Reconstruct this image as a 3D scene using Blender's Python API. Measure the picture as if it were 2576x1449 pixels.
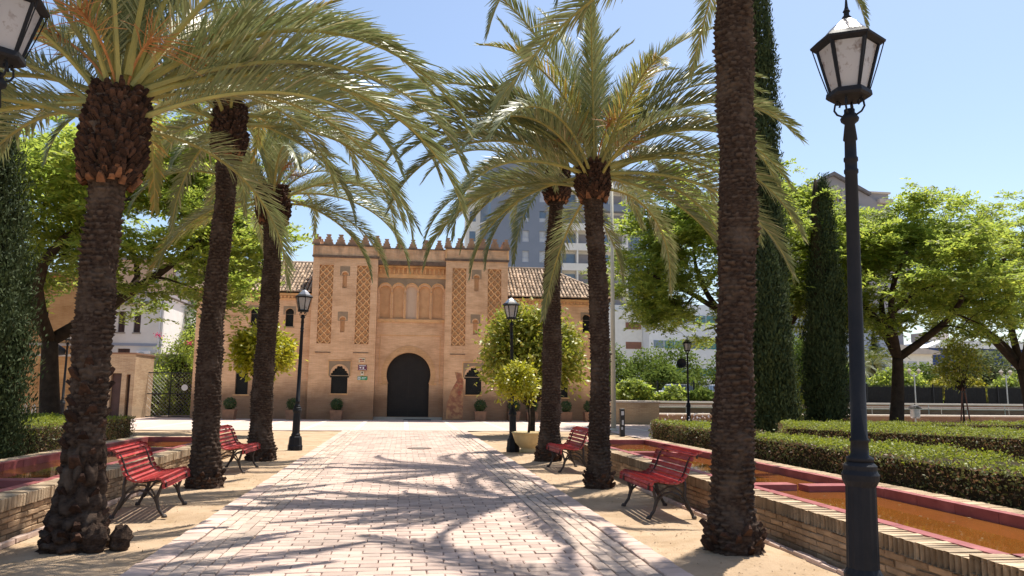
import bpy, bmesh, math, random
import numpy as np
from mathutils import Vector, Matrix
from mathutils.geometry import tessellate_polygon
R = math.radians
random.seed(7); rng = np.random.default_rng(7)
for o in list(bpy.data.objects): bpy.data.objects.remove(o)
SC = bpy.context.scene; COL = SC.collection

# ------------------------------------------------------------------ camera
VPX, VPY, FPX, CXP, CYP, ROLL = 1016., 983., 1917., 1288., 724.5, 0.6   # lens calibration of a 2576 px wide frame
_a = (VPX-CXP)/FPX; _b = -(VPY-CYP)/FPX; _k = math.tan(R(ROLL))
_d = Vector((_a, _b, 1)).normalized(); _z = Vector((_k, 1, -(_k*_a+_b))).normalized()
_x = _d.cross(_z)
if _x.x < 0: _x = -_x
CAMR = Vector((_x.x, _d.x, _z.x)); CAMU = Vector((_x.y, _d.y, _z.y)); CAMF = Vector((_x.z, _d.z, _z.z))
cam = bpy.data.cameras.new('camera'); camo = bpy.data.objects.new('camera', cam); COL.objects.link(camo)
camo.matrix_world = Matrix(((CAMR.x, CAMU.x, -CAMF.x, 0), (CAMR.y, CAMU.y, -CAMF.y, 0), (CAMR.z, CAMU.z, -CAMF.z, 1.6), (0, 0, 0, 1)))
cam.sensor_width = 36; cam.lens = FPX/2576*36; cam.clip_start = .1; cam.clip_end = 3000
SC.camera = camo
# ------------------------------------------------------------------ sky, sun, exposure
SUN_EL, SUN_AZ = 69., 47.       # azimuth from +Y towards +X
w = bpy.data.worlds.new('World'); SC.world = w; w.use_nodes = True
nt = w.node_tree; bgn = nt.nodes['Background']
sky = nt.nodes.new('ShaderNodeTexSky'); sky.sky_type = 'NISHITA'; sky.sun_disc = False
sky.sun_elevation = R(SUN_EL); sky.sun_rotation = R(SUN_AZ); sky.air_density = 1.0; sky.dust_density = 1.2; sky.ozone_density = 0.7
nt.links.new(sky.outputs[0], bgn.inputs[0]); bgn.inputs[1].default_value = 0.11
sl = bpy.data.lights.new('sun', 'SUN'); sl.energy = 4.3; sl.angle = R(.53); sl.color = (1, .95, .86)
so = bpy.data.objects.new('sun', sl); COL.objects.link(so)
sd = Vector((math.sin(R(SUN_AZ))*math.cos(R(SUN_EL)), math.cos(R(SUN_AZ))*math.cos(R(SUN_EL)), math.sin(R(SUN_EL))))
so.rotation_euler = sd.to_track_quat('Z', 'Y').to_euler()
SC.view_settings.view_transform = 'Standard'; SC.view_settings.look = 'None'
SC.view_settings.exposure = 0.84; SC.view_settings.gamma = 1
try: SC.view_settings.use_curve_mapping = False
except Exception: pass

# ------------------------------------------------------------------ materials
MATS = {}
def _n(nt, t, **kw):
    n = nt.nodes.new(t)
    for k, v in kw.items(): setattr(n, k, v)
    return n
def _rnd(nt):
    oi = _n(nt, 'ShaderNodeObjectInfo'); ge = _n(nt, 'ShaderNodeNewGeometry')
    ad = _n(nt, 'ShaderNodeMath', operation='ADD'); fr = _n(nt, 'ShaderNodeMath', operation='FRACT')
    nt.links.new(oi.outputs['Random'], ad.inputs[0]); nt.links.new(ge.outputs['Random Per Island'], ad.inputs[1]); nt.links.new(ad.outputs[0], fr.inputs[0])
    return fr.outputs[0]
def _mix(nt, fac, a, b, typ='MIX'):
    m = _n(nt, 'ShaderNodeMix', data_type='RGBA', blend_type=typ)
    for i, v in ((0, fac), (6, a), (7, b)):
        if hasattr(v, 'links'): nt.links.new(v, m.inputs[i])
        else: m.inputs[i].default_value = v if i == 0 else (*v, 1)
    return m.outputs[2]
def _noise(nt, scale, detail=5, stretch=None, rough=.6):
    ge = _n(nt, 'ShaderNodeNewGeometry'); src = ge.outputs['Position']
    if stretch:
        mp = _n(nt, 'ShaderNodeMapping'); mp.inputs['Scale'].default_value = stretch; nt.links.new(src, mp.inputs[0]); src = mp.outputs[0]
    no = _n(nt, 'ShaderNodeTexNoise'); no.inputs['Scale'].default_value = scale; no.inputs['Detail'].default_value = detail; no.inputs['Roughness'].default_value = rough
    nt.links.new(src, no.inputs['Vector']); return no.outputs['Fac']
def _ramp(nt, src, p0, p1):
    mr = _n(nt, 'ShaderNodeMapRange'); mr.inputs[1].default_value = p0; mr.inputs[2].default_value = p1; nt.links.new(src, mr.inputs[0]); return mr.outputs[0]
def _var(nt, c, r, amt):
    mr = _n(nt, 'ShaderNodeMapRange'); mr.inputs[3].default_value = 1-amt; mr.inputs[4].default_value = 1+amt; nt.links.new(r, mr.inputs[0])
    h = _n(nt, 'ShaderNodeHueSaturation'); nt.links.new(mr.outputs[0], h.inputs['Value']); nt.links.new(c, h.inputs['Color']); return h.outputs[0]
def mat(name, c1, c2=None, scale=4., rough=.75, bump=0., bscale=60., spec=.3, metal=0., rnd=0., stretch=None, lo=.35, hi=.65, c3=None, s3=.6, amt3=.5):
    m = bpy.data.materials.new(name); m.use_nodes = True; nt = m.node_tree; p = nt.nodes['Principled BSDF']
    c2 = c2 or tuple(x*.75 for x in c1)
    c = _mix(nt, _ramp(nt, _noise(nt, scale, 6, stretch), lo, hi), c1, c2)
    if c3: 
        f = _ramp(nt, _noise(nt, s3, 7), .5, .72); mu = _n(nt, 'ShaderNodeMath', operation='MULTIPLY'); nt.links.new(f, mu.inputs[0]); mu.inputs[1].default_value = amt3
        c = _mix(nt, mu.outputs[0], c, c3)
    if rnd: c = _var(nt, c, _rnd(nt), rnd)
    nt.links.new(c, p.inputs['Base Color']); p.inputs['Roughness'].default_value = rough; p.inputs['Specular IOR Level'].default_value = spec; p.inputs['Metallic'].default_value = metal
    if bump:
        b = _n(nt, 'ShaderNodeBump'); b.inputs['Strength'].default_value = bump; b.inputs['Distance'].default_value = .02
        nt.links.new(_noise(nt, bscale, 4, stretch), b.inputs['Height']); nt.links.new(b.outputs[0], p.inputs['Normal'])
    MATS[name] = m; return m
def leafmat(name, c1, c2, tr=.35, rough=.5, rnd=.25, spec=.4, dry=None, dryamt=.1, tv=1.5):
    m = bpy.data.materials.new(name); m.use_nodes = True; nt = m.node_tree; p = nt.nodes['Principled BSDF']; out = nt.nodes['Material Output']
    r = _rnd(nt); c = _mix(nt, r, c1, c2)
    if dry:
        wn = _n(nt, 'ShaderNodeMath', operation='MULTIPLY'); nt.links.new(r, wn.inputs[0]); wn.inputs[1].default_value = 37.7
        fr = _n(nt, 'ShaderNodeMath', operation='FRACT'); nt.links.new(wn.outputs[0], fr.inputs[0])
        lt = _n(nt, 'ShaderNodeMath', operation='LESS_THAN'); nt.links.new(fr.outputs[0], lt.inputs[0]); lt.inputs[1].default_value = dryamt
        c = _mix(nt, lt.outputs[0], c, dry)
    c = _mix(nt, _ramp(nt, _noise(nt, .9, 3), .35, .65), c, _var(nt, c, _noise(nt, 1.7, 2), rnd))
    nt.links.new(c, p.inputs['Base Color']); p.inputs['Roughness'].default_value = rough; p.inputs['Specular IOR Level'].default_value = spec
    t = _n(nt, 'ShaderNodeBsdfTranslucent'); h = _n(nt, 'ShaderNodeHueSaturation'); h.inputs['Value'].default_value = tv; h.inputs['Saturation'].default_value = 1.0
    nt.links.new(c, h.inputs['Color']); nt.links.new(h.outputs[0], t.inputs[0])
    mx = _n(nt, 'ShaderNodeMixShader'); mx.inputs[0].default_value = tr
    nt.links.new(p.outputs[0], mx.inputs[1]); nt.links.new(t.outputs[0], mx.inputs[2]); nt.links.new(mx.outputs[0], out.inputs[0])
    MATS[name] = m; return m
def brickmat(name, c1, c2, mort, bw=.26, bh=.065, ms=.008, stain=None, zlo=None, rough=.85, bump=.25, blotch=.35, msmooth=.2, zc=None):
    m = bpy.data.materials.new(name); m.use_nodes = True; nt = m.node_tree; p = nt.nodes['Principled BSDF']
    ge = _n(nt, 'ShaderNodeNewGeometry'); sp = _n(nt, 'ShaderNodeSeparateXYZ'); nt.links.new(ge.outputs['Position'], sp.inputs[0])
    ad = _n(nt, 'ShaderNodeMath', operation='ADD'); nt.links.new(sp.outputs[0], ad.inputs[0]); nt.links.new(sp.outputs[1], ad.inputs[1])
    cb = _n(nt, 'ShaderNodeCombineXYZ'); nt.links.new(ad.outputs[0], cb.inputs[0]); nt.links.new(sp.outputs[2], cb.inputs[1])
    br = _n(nt, 'ShaderNodeTexBrick'); nt.links.new(cb.outputs[0], br.inputs['Vector'])
    br.inputs['Scale'].default_value = 1; br.inputs['Brick Width'].default_value = bw; br.inputs['Row Height'].default_value = bh; br.inputs['Mortar Size'].default_value = ms; br.inputs['Mortar Smooth'].default_value = msmooth
    br.inputs['Color1'].default_value = (*c1, 1); br.inputs['Color2'].default_value = (*c2, 1); br.inputs['Mortar'].default_value = (*mort, 1)
    c = br.outputs[0]
    dk = _mix(nt, 1., c, (.62, .55, .5), 'MULTIPLY'); c = _mix(nt, _ramp(nt, _noise(nt, .8, 7, (1, 1, 1.6)), .45, .8), c, dk)
    lay = _mix(nt, 1., c, (.8, .74, .68), 'MULTIPLY'); c = _mix(nt, _ramp(nt, _noise(nt, 3.2, 6, (.5, .5, 9)), .42, .72), c, lay)      # uneven brick courses
    if stain:   # damp, dirty foot of the wall with an irregular upper edge
        no = _noise(nt, .55, 6, (1, 1, .8)); mu = _n(nt, 'ShaderNodeMath', operation='MULTIPLY'); nt.links.new(no, mu.inputs[0]); mu.inputs[1].default_value = zlo*1.3
        su = _n(nt, 'ShaderNodeMath', operation='SUBTRACT'); nt.links.new(sp.outputs[2], su.inputs[0]); nt.links.new(mu.outputs[0], su.inputs[1])
        f = _ramp(nt, su.outputs[0], zlo*.75, zlo*.1); mu2 = _n(nt, 'ShaderNodeMath', operation='MULTIPLY'); nt.links.new(f, mu2.inputs[0]); mu2.inputs[1].default_value = .72
        c = _mix(nt, mu2.outputs[0], c, stain)
    if zc:      # grime streaks near the coping
        f = _ramp(nt, sp.outputs[2], zc-.9, zc+.3); no = _ramp(nt, _noise(nt, 2.2, 6, (1, 1, .35)), .42, .7); mu = _n(nt, 'ShaderNodeMath', operation='MULTIPLY'); nt.links.new(f, mu.inputs[0]); nt.links.new(no, mu.inputs[1])
        c = _mix(nt, mu.outputs[0], c, (.16, .11, .08))
    nt.links.new(c, p.inputs['Base Color']); p.inputs['Roughness'].default_value = rough; p.inputs['Specular IOR Level'].default_value = .15
    b = _n(nt, 'ShaderNodeBump'); b.inputs['Strength'].default_value = bump; b.inputs['Distance'].default_value = .02; b.invert = True
    nt.links.new(br.outputs['Fac'], b.inputs['Height'])
    b2 = _n(nt, 'ShaderNodeBump'); b2.inputs['Strength'].default_value = .25; b2.inputs['Distance'].default_value = .03; nt.links.new(_noise(nt, 9, 6), b2.inputs['Height']); nt.links.new(b.outputs[0], b2.inputs['Normal'])
    nt.links.new(b2.outputs[0], p.inputs['Normal']); MATS[name] = m; return m
def glassmat(name, c, rough=.1, spec=.6):
    return mat(name, c, tuple(x*.6 for x in c), 1.5, rough, 0, spec=spec)

mat('sand', (.49, .355, .235), (.365, .26, .165), 1.1, .95, .8, 45, spec=.1, c3=(.31, .21, .115), s3=2.6, amt3=.75)
mat('ground', (.36, .29, .2), (.28, .24, .16), .3, .95, .2, 20, spec=.1)
mat('paver', (.54, .40, .33), (.45, .335, .275), 3., .85, .35, 90, spec=.15, rnd=.19, c3=(.30, .24, .2), s3=.8, amt3=.8)
mat('paver_band', (.54, .415, .335), (.46, .355, .285), 3., .9, .5, 60, spec=.15, rnd=.17, c3=(.31, .25, .2), s3=1.1, amt3=.8)
mat('kerb_brick', (.58, .43, .36), (.50, .37, .30), 4., .85, .3, 90, spec=.15, rnd=.14, c3=(.38, .3, .24), s3=1.3, amt3=.6)
mat('mortar', (.38, .30, .22), (.29, .22, .16), 6., .95, .3, 60, spec=.1)
mat('wall_brick', (.42, .285, .175), (.29, .19, .115), 5., .9, .6, 70, spec=.15, rnd=.28, c3=(.16, .115, .075), s3=2.2, amt3=.7)
mat('coping_brick', (.52, .40, .27), (.38, .27, .17), 6., .9, .6, 70, spec=.15, rnd=.22, c3=(.2, .15, .1), s3=2.5, amt3=.55)
mat('wall_mortar', (.26, .18, .11), (.17, .12, .075), 7., .95, .5, 40, spec=.1)
mat('red_paint', (.31, .08, .074), (.24, .06, .056), 3., .5, .15, 40, spec=.4, c3=(.5, .18, .16), s3=2.5, amt3=.6)
mat('pool_floor', (.42, .13, .03), (.3, .10, .02), .9, .9)
mat('bench_red', (.44, .055, .05), (.34, .04, .038), 9., .5, .2, 120, spec=.4, rnd=.18, c3=(.54, .2, .17), s3=7, amt3=.6)
mat('cast_iron', (.035, .03, .028), (.06, .042, .03), 9., .55, .2, 80, spec=.4)
mat('lamp_iron', (.010, .0115, .015), (.017, .017, .02), 6., .6, .12, 60, spec=.2)
mat('lamp_roof', (.5, .5, .5), (.33, .31, .29), 7., .3, .1, 40, spec=.5, metal=.85)
mat('rust', (.17, .075, .045), (.1, .05, .035), 12., .8, .2, 60)
mat('bark', (.095, .061, .043), (.036, .023, .017), 20., .95, 1., 70, spec=.1, stretch=(1, 1, 2.2), c3=(.21, .155, .115), s3=3.2, amt3=.6)
mat('bark_far', (.11, .072, .05), (.06, .042, .03), 6., .95, .7, 30, spec=.1)
mat('stub', (.085, .045, .03), (.042, .025, .018), 14., .95, .8, 60, spec=.1, rnd=.4)
mat('stub_cut', (.26, .12, .06), (.16, .075, .04), 14., .9, .5, 60, spec=.1, rnd=.3)
mat('tree_bark', (.06, .042, .03), (.034, .024, .018), 5., .95, .8, 25, spec=.1)
mat('rachis', (.36, .31, .09), (.25, .24, .08), 4., .55, .1, 30, spec=.3, rnd=.15)
mat('fruit_stalk', (.48, .23, .08), (.36, .15, .055), 8., .6, .1, 30)
leafmat('palm_leaf', (.135, .17, .065), (.235, .245, .105), .16, .4, .25, .5, dry=(.38, .34, .18), dryamt=.06)
leafmat('palm_leaf_yellow', (.26, .24, .055), (.2, .21, .06), .26, .42, .2, .5, dry=(.42, .27, .07), dryamt=.15)
leafmat('palm_leaf_dry', (.30, .20, .09), (.22, .135, .06), .25, .6, .25, .3)
leafmat('leaf_tree', (.125, .17, .028), (.22, .255, .04), .58, .5, .3, .3, dry=(.28, .30, .045), dryamt=.15, tv=2.0)
leafmat('leaf_tree_dark', (.075, .13, .02), (.13, .19, .03), .35, .5, .25, .3)
leafmat('leaf_cypress', (.03, .047, .018), (.068, .088, .032), .15, .7, .3, .15)
leafmat('leaf_orange', (.22, .24, .015), (.40, .37, .02), .38, .38, .2, .5, dry=(.46, .42, .04), dryamt=.2)
leafmat('leaf_lime', (.175, .205, .02), (.29, .29, .03), .38, .45, .2, .4, dry=(.40, .34, .06), dryamt=.14)
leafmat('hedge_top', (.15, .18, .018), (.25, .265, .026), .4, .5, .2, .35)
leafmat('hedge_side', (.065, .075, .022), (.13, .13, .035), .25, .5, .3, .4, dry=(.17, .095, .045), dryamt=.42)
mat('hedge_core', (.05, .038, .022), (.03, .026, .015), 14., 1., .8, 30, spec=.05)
leafmat('leaf_far', (.085, .13, .022), (.15, .19, .032), .35, .8, .25, .1)
leafmat('leaf_far_grey', (.115, .135, .05), (.17, .19, .07), .3, .8, .25, .1)
leafmat('leaf_yellow', (.36, .30, .03), (.27, .27, .03), .4, .5, .2, .3)
leafmat('leaf_shrub', (.03, .06, .018), (.055, .095, .025), .2, .5, .25, .4)
leafmat('flower_pink', (.62, .04, .17), (.5, .03, .12), .4, .6, .2, .3)
leafmat('flower_white', (.8, .76, .74), (.72, .62, .62), .3, .6, .1, .3)
FB = ((.82, .505, .285), (.745, .44, .235), (.78, .54, .35))
brickmat('facade', *FB, .27, .06, .009, stain=(.15, .085, .055), zlo=1.5, zc=9.4)
brickmat('facade_plain', (.78, .47, .235), (.71, .415, .2), (.72, .47, .26), .27, .06, .006, bump=.1)
mat('facade_trim', (.79, .46, .215), (.68, .385, .17), 2.2, .85, .3, 25, spec=.15, c3=(.28, .18, .12), s3=1.5, amt3=.6)
mat('facade_dark', (.42, .25, .15), (.28, .165, .1), 3., .9, .4, 25, spec=.15)
mat('facade_grey', (.36, .255, .16), (.28, .2, .13), 2.5, .9, .3, 25, spec=.15)
mat('plaster_pale', (.64, .46, .32), (.58, .41, .28), 2., .9, .2, 20, spec=.15)
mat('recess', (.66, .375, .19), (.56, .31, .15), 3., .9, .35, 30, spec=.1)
mat('cornice_dirt', (.2, .13, .09), (.11, .08, .06), 4., .95, .5, 25, spec=.1)
mat('door_dark', (.014, .011, .010), (.02, .016, .013), 3., .6, .2, 20, spec=.3)
mat('window_dark', (.012, .013, .014), (.02, .021, .02), 2., .6, 0, spec=.2)
mat('lattice', (.022, .022, .02), (.03, .03, .026), 6., .6)
mat('roof_tile', (.45, .33, .23), (.31, .22, .15), 6., .9, .5, 30, spec=.1, rnd=.4, c3=(.17, .13, .1), s3=3, amt3=.6)
mat('roof_under', (.05, .038, .03), (.03, .025, .02), 5., .95)
mat('terracotta', (.30, .165, .1), (.22, .12, .075), 4., .9, .3, 30)
mat('bowl_stone', (.60, .46, .24), (.5, .37, .19), 3., .85, .3, 30, spec=.15, c3=(.34, .25, .14), s3=3)
mat('soil', (.07, .05, .035), (.045, .034, .025), 12., 1., .6, 30)
mat('white_plaster', (.80, .77, .72), (.73, .70, .65), 1.5, .85, .1, 10)
mat('white_wall', (.80, .80, .80), (.74, .74, .75), 1.5, .85)
mat('tan_wall', (.42, .30, .21), (.37, .27, .19), 1.5, .9)
brickmat('yard_brick', (.50, .28, .11), (.42, .22, .085), (.42, .28, .15), .27, .065, .01, stain=(.26, .18, .1), zlo=.5, bump=.3)
brickmat('yard_brick_pale', (.54, .37, .22), (.44, .29, .17), (.56, .44, .31), .27, .065, .01, stain=(.32, .24, .16), zlo=.5, bump=.3)
brickmat('canal_brick', (.30, .17, .11), (.23, .13, .085), (.3, .22, .15), .27, .065, .01, bump=.3)
mat('grey_panel', (.23, .26, .325), (.21, .24, .3), .4, .7)
mat('blue_grey_wall', (.34, .38, .47), (.31, .35, .43), .3, .8)
mat('grey_wall', (.34, .31, .32), (.3, .28, .29), .4, .85)
mat('slate_roof', (.2, .18, .18), (.15, .135, .14), 1., .8)
mat('pale_roof', (.56, .48, .42), (.48, .41, .36), .6, .8)
mat('pale_coping', (.66, .57, .48), (.56, .47, .39), 3., .9, .2, 20)
mat('concrete', (.42, .37, .31), (.33, .29, .245), 1.2, .9, .2, 12)
mat('metal_grey', (.48, .48, .47), (.4, .4, .39), 5., .4, 0, spec=.5, metal=.6)
mat('black_metal', (.015, .015, .017), (.025, .025, .027), 6., .5)
mat('bronze_pole', (.55, .50, .40), (.5, .46, .36), 3., .5)
mat('wood_stake', (.2, .09, .06), (.15, .07, .05), 5., .85)
mat('glass_blue', (.10, .15, .22), (.16, .21, .28), .5, .12, 0, spec=.8)
mat('glass_teal', (.05, .22, .22), (.10, .16, .19), .9, .15, 0, spec=.7)
mat('shutter', (.5, .52, .56), (.44, .46, .5), 1., .7)
mat('brown_panel', (.30, .14, .09), (.22, .11, .08), 1., .8)
mat('window_brown', (.09, .05, .045), (.06, .035, .03), 3., .6)
mat('sign_beige', (.72, .6, .4), (.68, .56, .37), 3., .6); mat('sign_purple', (.17, .045, .09), (.15, .04, .08), 3., .5)
mat('sign_green', (.03, .30, .13), (.025, .27, .11), 3., .5); mat('sign_white', (.8, .8, .78), (.76, .76, .74), 3., .5); mat('sign_red', (.4, .05, .04), (.36, .04, .03), 3., .5)
mat('blue_fascia', (.03, .06, .2), (.025, .05, .17), .5, .4)
mat('car_white', (.75, .76, .78), (.7, .71, .73), 1., .25, 0, spec=.5); mat('car_blue', (.08, .12, .2), (.07, .1, .17), 1., .25, 0, spec=.5)
mat('tyre', (.02, .02, .02), (.03, .03, .03), 6., .9)
mat('doormat', (.03, .035, .06), (.04, .045, .07), 20., .95)
mat('graffiti', (.30, .125, .075), (.50, .27, .13), 3.2, .85, lo=.42, hi=.58)
mat('plaza_strip', (.70, .60, .50), (.62, .53, .44), 3., .9)
# plaza brick paving, too far away to tell pieces apart
def flatbrick(name, c1, c2, mort, bw, bh, ms):
    m = bpy.data.materials.new(name); m.use_nodes = True; nt = m.node_tree; p = nt.nodes['Principled BSDF']; ge = _n(nt, 'ShaderNodeNewGeometry')
    br = _n(nt, 'ShaderNodeTexBrick'); nt.links.new(ge.outputs['Position'], br.inputs['Vector']); br.inputs['Scale'].default_value = 1
    br.inputs['Brick Width'].default_value = bw; br.inputs['Row Height'].default_value = bh; br.inputs['Mortar Size'].default_value = ms
    br.inputs['Color1'].default_value = (*c1, 1); br.inputs['Color2'].default_value = (*c2, 1); br.inputs['Mortar'].default_value = (*mort, 1)
    c = _mix(nt, _ramp(nt, _noise(nt, .7, 6), .45, .75), br.outputs[0], tuple(x*.8 for x in c2))
    nt.links.new(c, p.inputs['Base Color']); p.inputs['Roughness'].default_value = .9; MATS[name] = m
flatbrick('plaza_paving', (.60, .45, .38), (.53, .40, .335), (.42, .34, .28), .29, .14, .012)
# lantern glass: milky, dirty
m = bpy.data.materials.new('lamp_glass'); m.use_nodes = True; nt_ = m.node_tree; p_ = nt_.nodes['Principled BSDF']
c_ = _mix(nt_, _ramp(nt_, _noise(nt_, 14, 6), .55, .7), (.72, .70, .70), (.3, .22, .18)); nt_.links.new(c_, p_.inputs['Base Color']); p_.inputs['Roughness'].default_value = .2
t_ = _n(nt_, 'ShaderNodeBsdfTranslucent'); nt_.links.new(c_, t_.inputs[0]); x_ = _n(nt_, 'ShaderNodeMixShader'); x_.inputs[0].default_value = .55
nt_.links.new(p_.outputs[0], x_.inputs[1]); nt_.links.new(t_.outputs[0], x_.inputs[2]); nt_.links.new(x_.outputs[0], nt_.nodes['Material Output'].inputs[0]); MATS['lamp_glass'] = m
# palm bark: paler leaf scars over dark fibre, from the scar attribute of the trunk mesh
_bm = MATS['bark']; _bt = _bm.node_tree; _bp = _bt.nodes['Principled BSDF']; _src = _bp.inputs['Base Color'].links[0].from_socket
_at = _n(_bt, 'ShaderNodeAttribute'); _at.attribute_name = 'scar'
_bt.links.new(_mix(_bt, _ramp(_bt, _at.outputs['Fac'], .35, .95), _src, (.145, .103, .076)), _bp.inputs['Base Color'])
# basin water: murky tinted water over a painted floor
def watermat(name, col, trans, bs, strength):
    m = bpy.data.materials.new(name); m.use_nodes = True; nt = m.node_tree; p = nt.nodes['Principled BSDF']
    p.inputs['Base Color'].default_value = (*col, 1); p.inputs['Roughness'].default_value = .02; p.inputs['IOR'].default_value = 1.45; p.inputs['Transmission Weight'].default_value = trans
    c = _mix(nt, _ramp(nt, _noise(nt, 1.3, 5), .4, .7), col, tuple(x*.8 for x in col)); nt.links.new(c, p.inputs['Base Color'])
    b = _n(nt, 'ShaderNodeBump'); b.inputs['Strength'].default_value = strength; b.inputs['Distance'].default_value = .02; nt.links.new(_noise(nt, bs, 3), b.inputs['Height']); nt.links.new(b.outputs[0], p.inputs['Normal']); MATS[name] = m
watermat('water', (.30, .105, .02), .35, 4., .07)
watermat('canal_water', (.10, .13, .07), .1, 3., .2)

# ------------------------------------------------------------------ mesh helpers
def npmesh(name, v, f, m, smooth=False):
    v = np.asarray(v, np.float32); f = np.asarray(f, np.int32); k = f.shape[1]
    me = bpy.data.meshes.new(name); me.vertices.add(len(v)); me.vertices.foreach_set('co', v.ravel())
    me.loops.add(f.size); me.loops.foreach_set('vertex_index', f.ravel()); me.polygons.add(len(f))
    me.polygons.foreach_set('loop_start', np.arange(0, f.size, k, dtype=np.int32))
    if smooth: me.polygons.foreach_set('use_smooth', np.ones(len(f), bool))
    me.materials.append(MATS[m]); me.update(calc_edges=True); return me
class MB:
    def __init__(s): s.v = []; s.f = []
    def add(s, v, f):
        n = len(s.v); s.v += [tuple(p) for p in v]; s.f += [tuple(i+n for i in q) for q in f]; return s
    def box(s, x0, x1, y0, y1, z0, z1):
        return s.add([(x0,y0,z0),(x1,y0,z0),(x1,y1,z0),(x0,y1,z0),(x0,y0,z1),(x1,y0,z1),(x1,y1,z1),(x0,y1,z1)],
                     [(3,2,1,0),(4,5,6,7),(0,1,5,4),(1,2,6,5),(2,3,7,6),(3,0,4,7)])
    def brick(s, x0, x1, y0, y1, z0, z1, c=.006, j=0.):
        r = lambda: random.uniform(-j, j)
        a = [(x0,y0),(x1,y0),(x1,y1),(x0,y1)]; b = [(x0+c,y0+c),(x1-c,y0+c),(x1-c,y1-c),(x0+c,y1-c)]
        v = [(p[0],p[1],z0) for p in a]+[(p[0]+r(),p[1]+r(),z1-c+r()*.5) for p in a]+[(p[0]+r(),p[1]+r(),z1+r()*.5) for p in b]
        f = [(8,9,10,11)]
        for i in range(4):
            k = (i+1) % 4; f += [(i,k,4+k,4+i),(4+i,4+k,8+k,8+i)]
        return s.add(v, f)
    def tube(s, pts, rad, n=6, cap=True):
        pts = [Vector(p) for p in pts]; rad = rad if hasattr(rad, '__len__') else [rad]*len(pts); base = len(s.v)
        up = Vector((0,0,1)); prev = None
        for i, p in enumerate(pts):
            t = (pts[min(i+1, len(pts)-1)]-pts[max(i-1, 0)]).normalized()
            if prev is None: a = t.orthogonal().normalized()
            else:
                a = prev-t*prev.dot(t); a = a.normalized() if a.length > 1e-6 else t.orthogonal().normalized()
            prev = a; b = t.cross(a)
            for k in range(n):
                w = 2*math.pi*k/n; q = p+(a*math.cos(w)+b*math.sin(w))*rad[i]; s.v.append(tuple(q))
        for i in range(len(pts)-1):
            for k in range(n):
                s.f.append((base+i*n+k, base+i*n+(k+1) % n, base+(i+1)*n+(k+1) % n, base+(i+1)*n+k))
        if cap:
            s.f.append(tuple(base+k for k in reversed(range(n)))); s.f.append(tuple(base+(len(pts)-1)*n+k for k in range(n)))
        return s
    def lathe(s, prof, n=16, c=(0,0,0), ph=0.):
        base = len(s.v)
        for r, z in prof:
            for k in range(n):
                w = 2*math.pi*k/n+ph; s.v.append((c[0]+r*math.cos(w), c[1]+r*math.sin(w), c[2]+z))
        for i in range(len(prof)-1):
            for k in range(n): s.f.append((base+i*n+k, base+i*n+(k+1) % n, base+(i+1)*n+(k+1) % n, base+(i+1)*n+k))
        s.f.append(tuple(base+k for k in reversed(range(n)))); s.f.append(tuple(base+(len(prof)-1)*n+k for k in range(n)))
        return s
    def prism(s, poly, y0, y1):      # polygon in x,z extruded along y
        n = len(poly); b = len(s.v)
        s.v += [(p[0], y0, p[1]) for p in poly]+[(p[0], y1, p[1]) for p in poly]
        for t in tessellate_polygon([[Vector((p[0], p[1], 0)) for p in poly]]):
            s.f.append(tuple(b+i for i in t)); s.f.append(tuple(b+n+i for i in reversed(t)))
        for i in range(n): s.f.append((b+i, b+(i+1) % n, b+n+(i+1) % n, b+n+i))
        return s
    def holed(s, outer, holes, y0, y1):   # wall sheet in x,z with openings, reveals going back from y0 to y1
        loops = [outer]+holes; b = len(s.v); pts = [p for l in loops for p in l]
        s.v += [(p[0], y0, p[1]) for p in pts]
        for t in tessellate_polygon([[Vector((p[0], p[1], 0)) for p in l] for l in loops]): s.f.append(tuple(b+i for i in t))
        for l in loops:
            n = len(l); c = len(s.v); s.v += [(p[0], y0, p[1]) for p in l]+[(p[0], y1, p[1]) for p in l]
            for i in range(n): s.f.append((c+i, c+(i+1) % n, c+n+(i+1) % n, c+n+i))
        return s
    def mesh(s, name, m, smooth=False):
        me = bpy.data.meshes.new(name); me.from_pydata(s.v, [], s.f)
        bm = bmesh.new(); bm.from_mesh(me); bmesh.ops.recalc_face_normals(bm, faces=bm.faces); bm.to_mesh(me); bm.free()
        if smooth:
            for p in me.polygons: p.use_smooth = True
        me.materials.append(MATS[m]); return me
    def obj(s, name, m, parent=None, smooth=False, **kw): return put(name, s.mesh(name, m, smooth), parent, **kw)
def put(name, me, parent=None, loc=(0,0,0), rot=(0,0,0), scl=None):
    o = bpy.data.objects.new(name, me); COL.objects.link(o); o.parent = parent; o.location = loc; o.rotation_euler = rot
    if scl: o.scale = scl if hasattr(scl, '__len__') else (scl,)*3
    return o
def tag(o, label, cat, group=None):
    o['label'] = label; o['category'] = cat
    if group: o['group'] = group
    return o
def thing(name, label, cat, loc=(0,0,0), rz=0., group=None):
    o = put(name, None, None, loc, (0,0,rz)); o.empty_display_size = .2; return tag(o, label, cat, group)
def struct(o): o['kind'] = 'structure'; return o
def stuff(o): o['kind'] = 'stuff'; return o
def copytree(o, parent=None):
    c = o.copy(); COL.objects.link(c); c.parent = parent
    for ch in list(o.children): copytree(ch, c)
    return c
def unit(v): return v/np.maximum(np.linalg.norm(v, axis=-1, keepdims=True), 1e-9)
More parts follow.
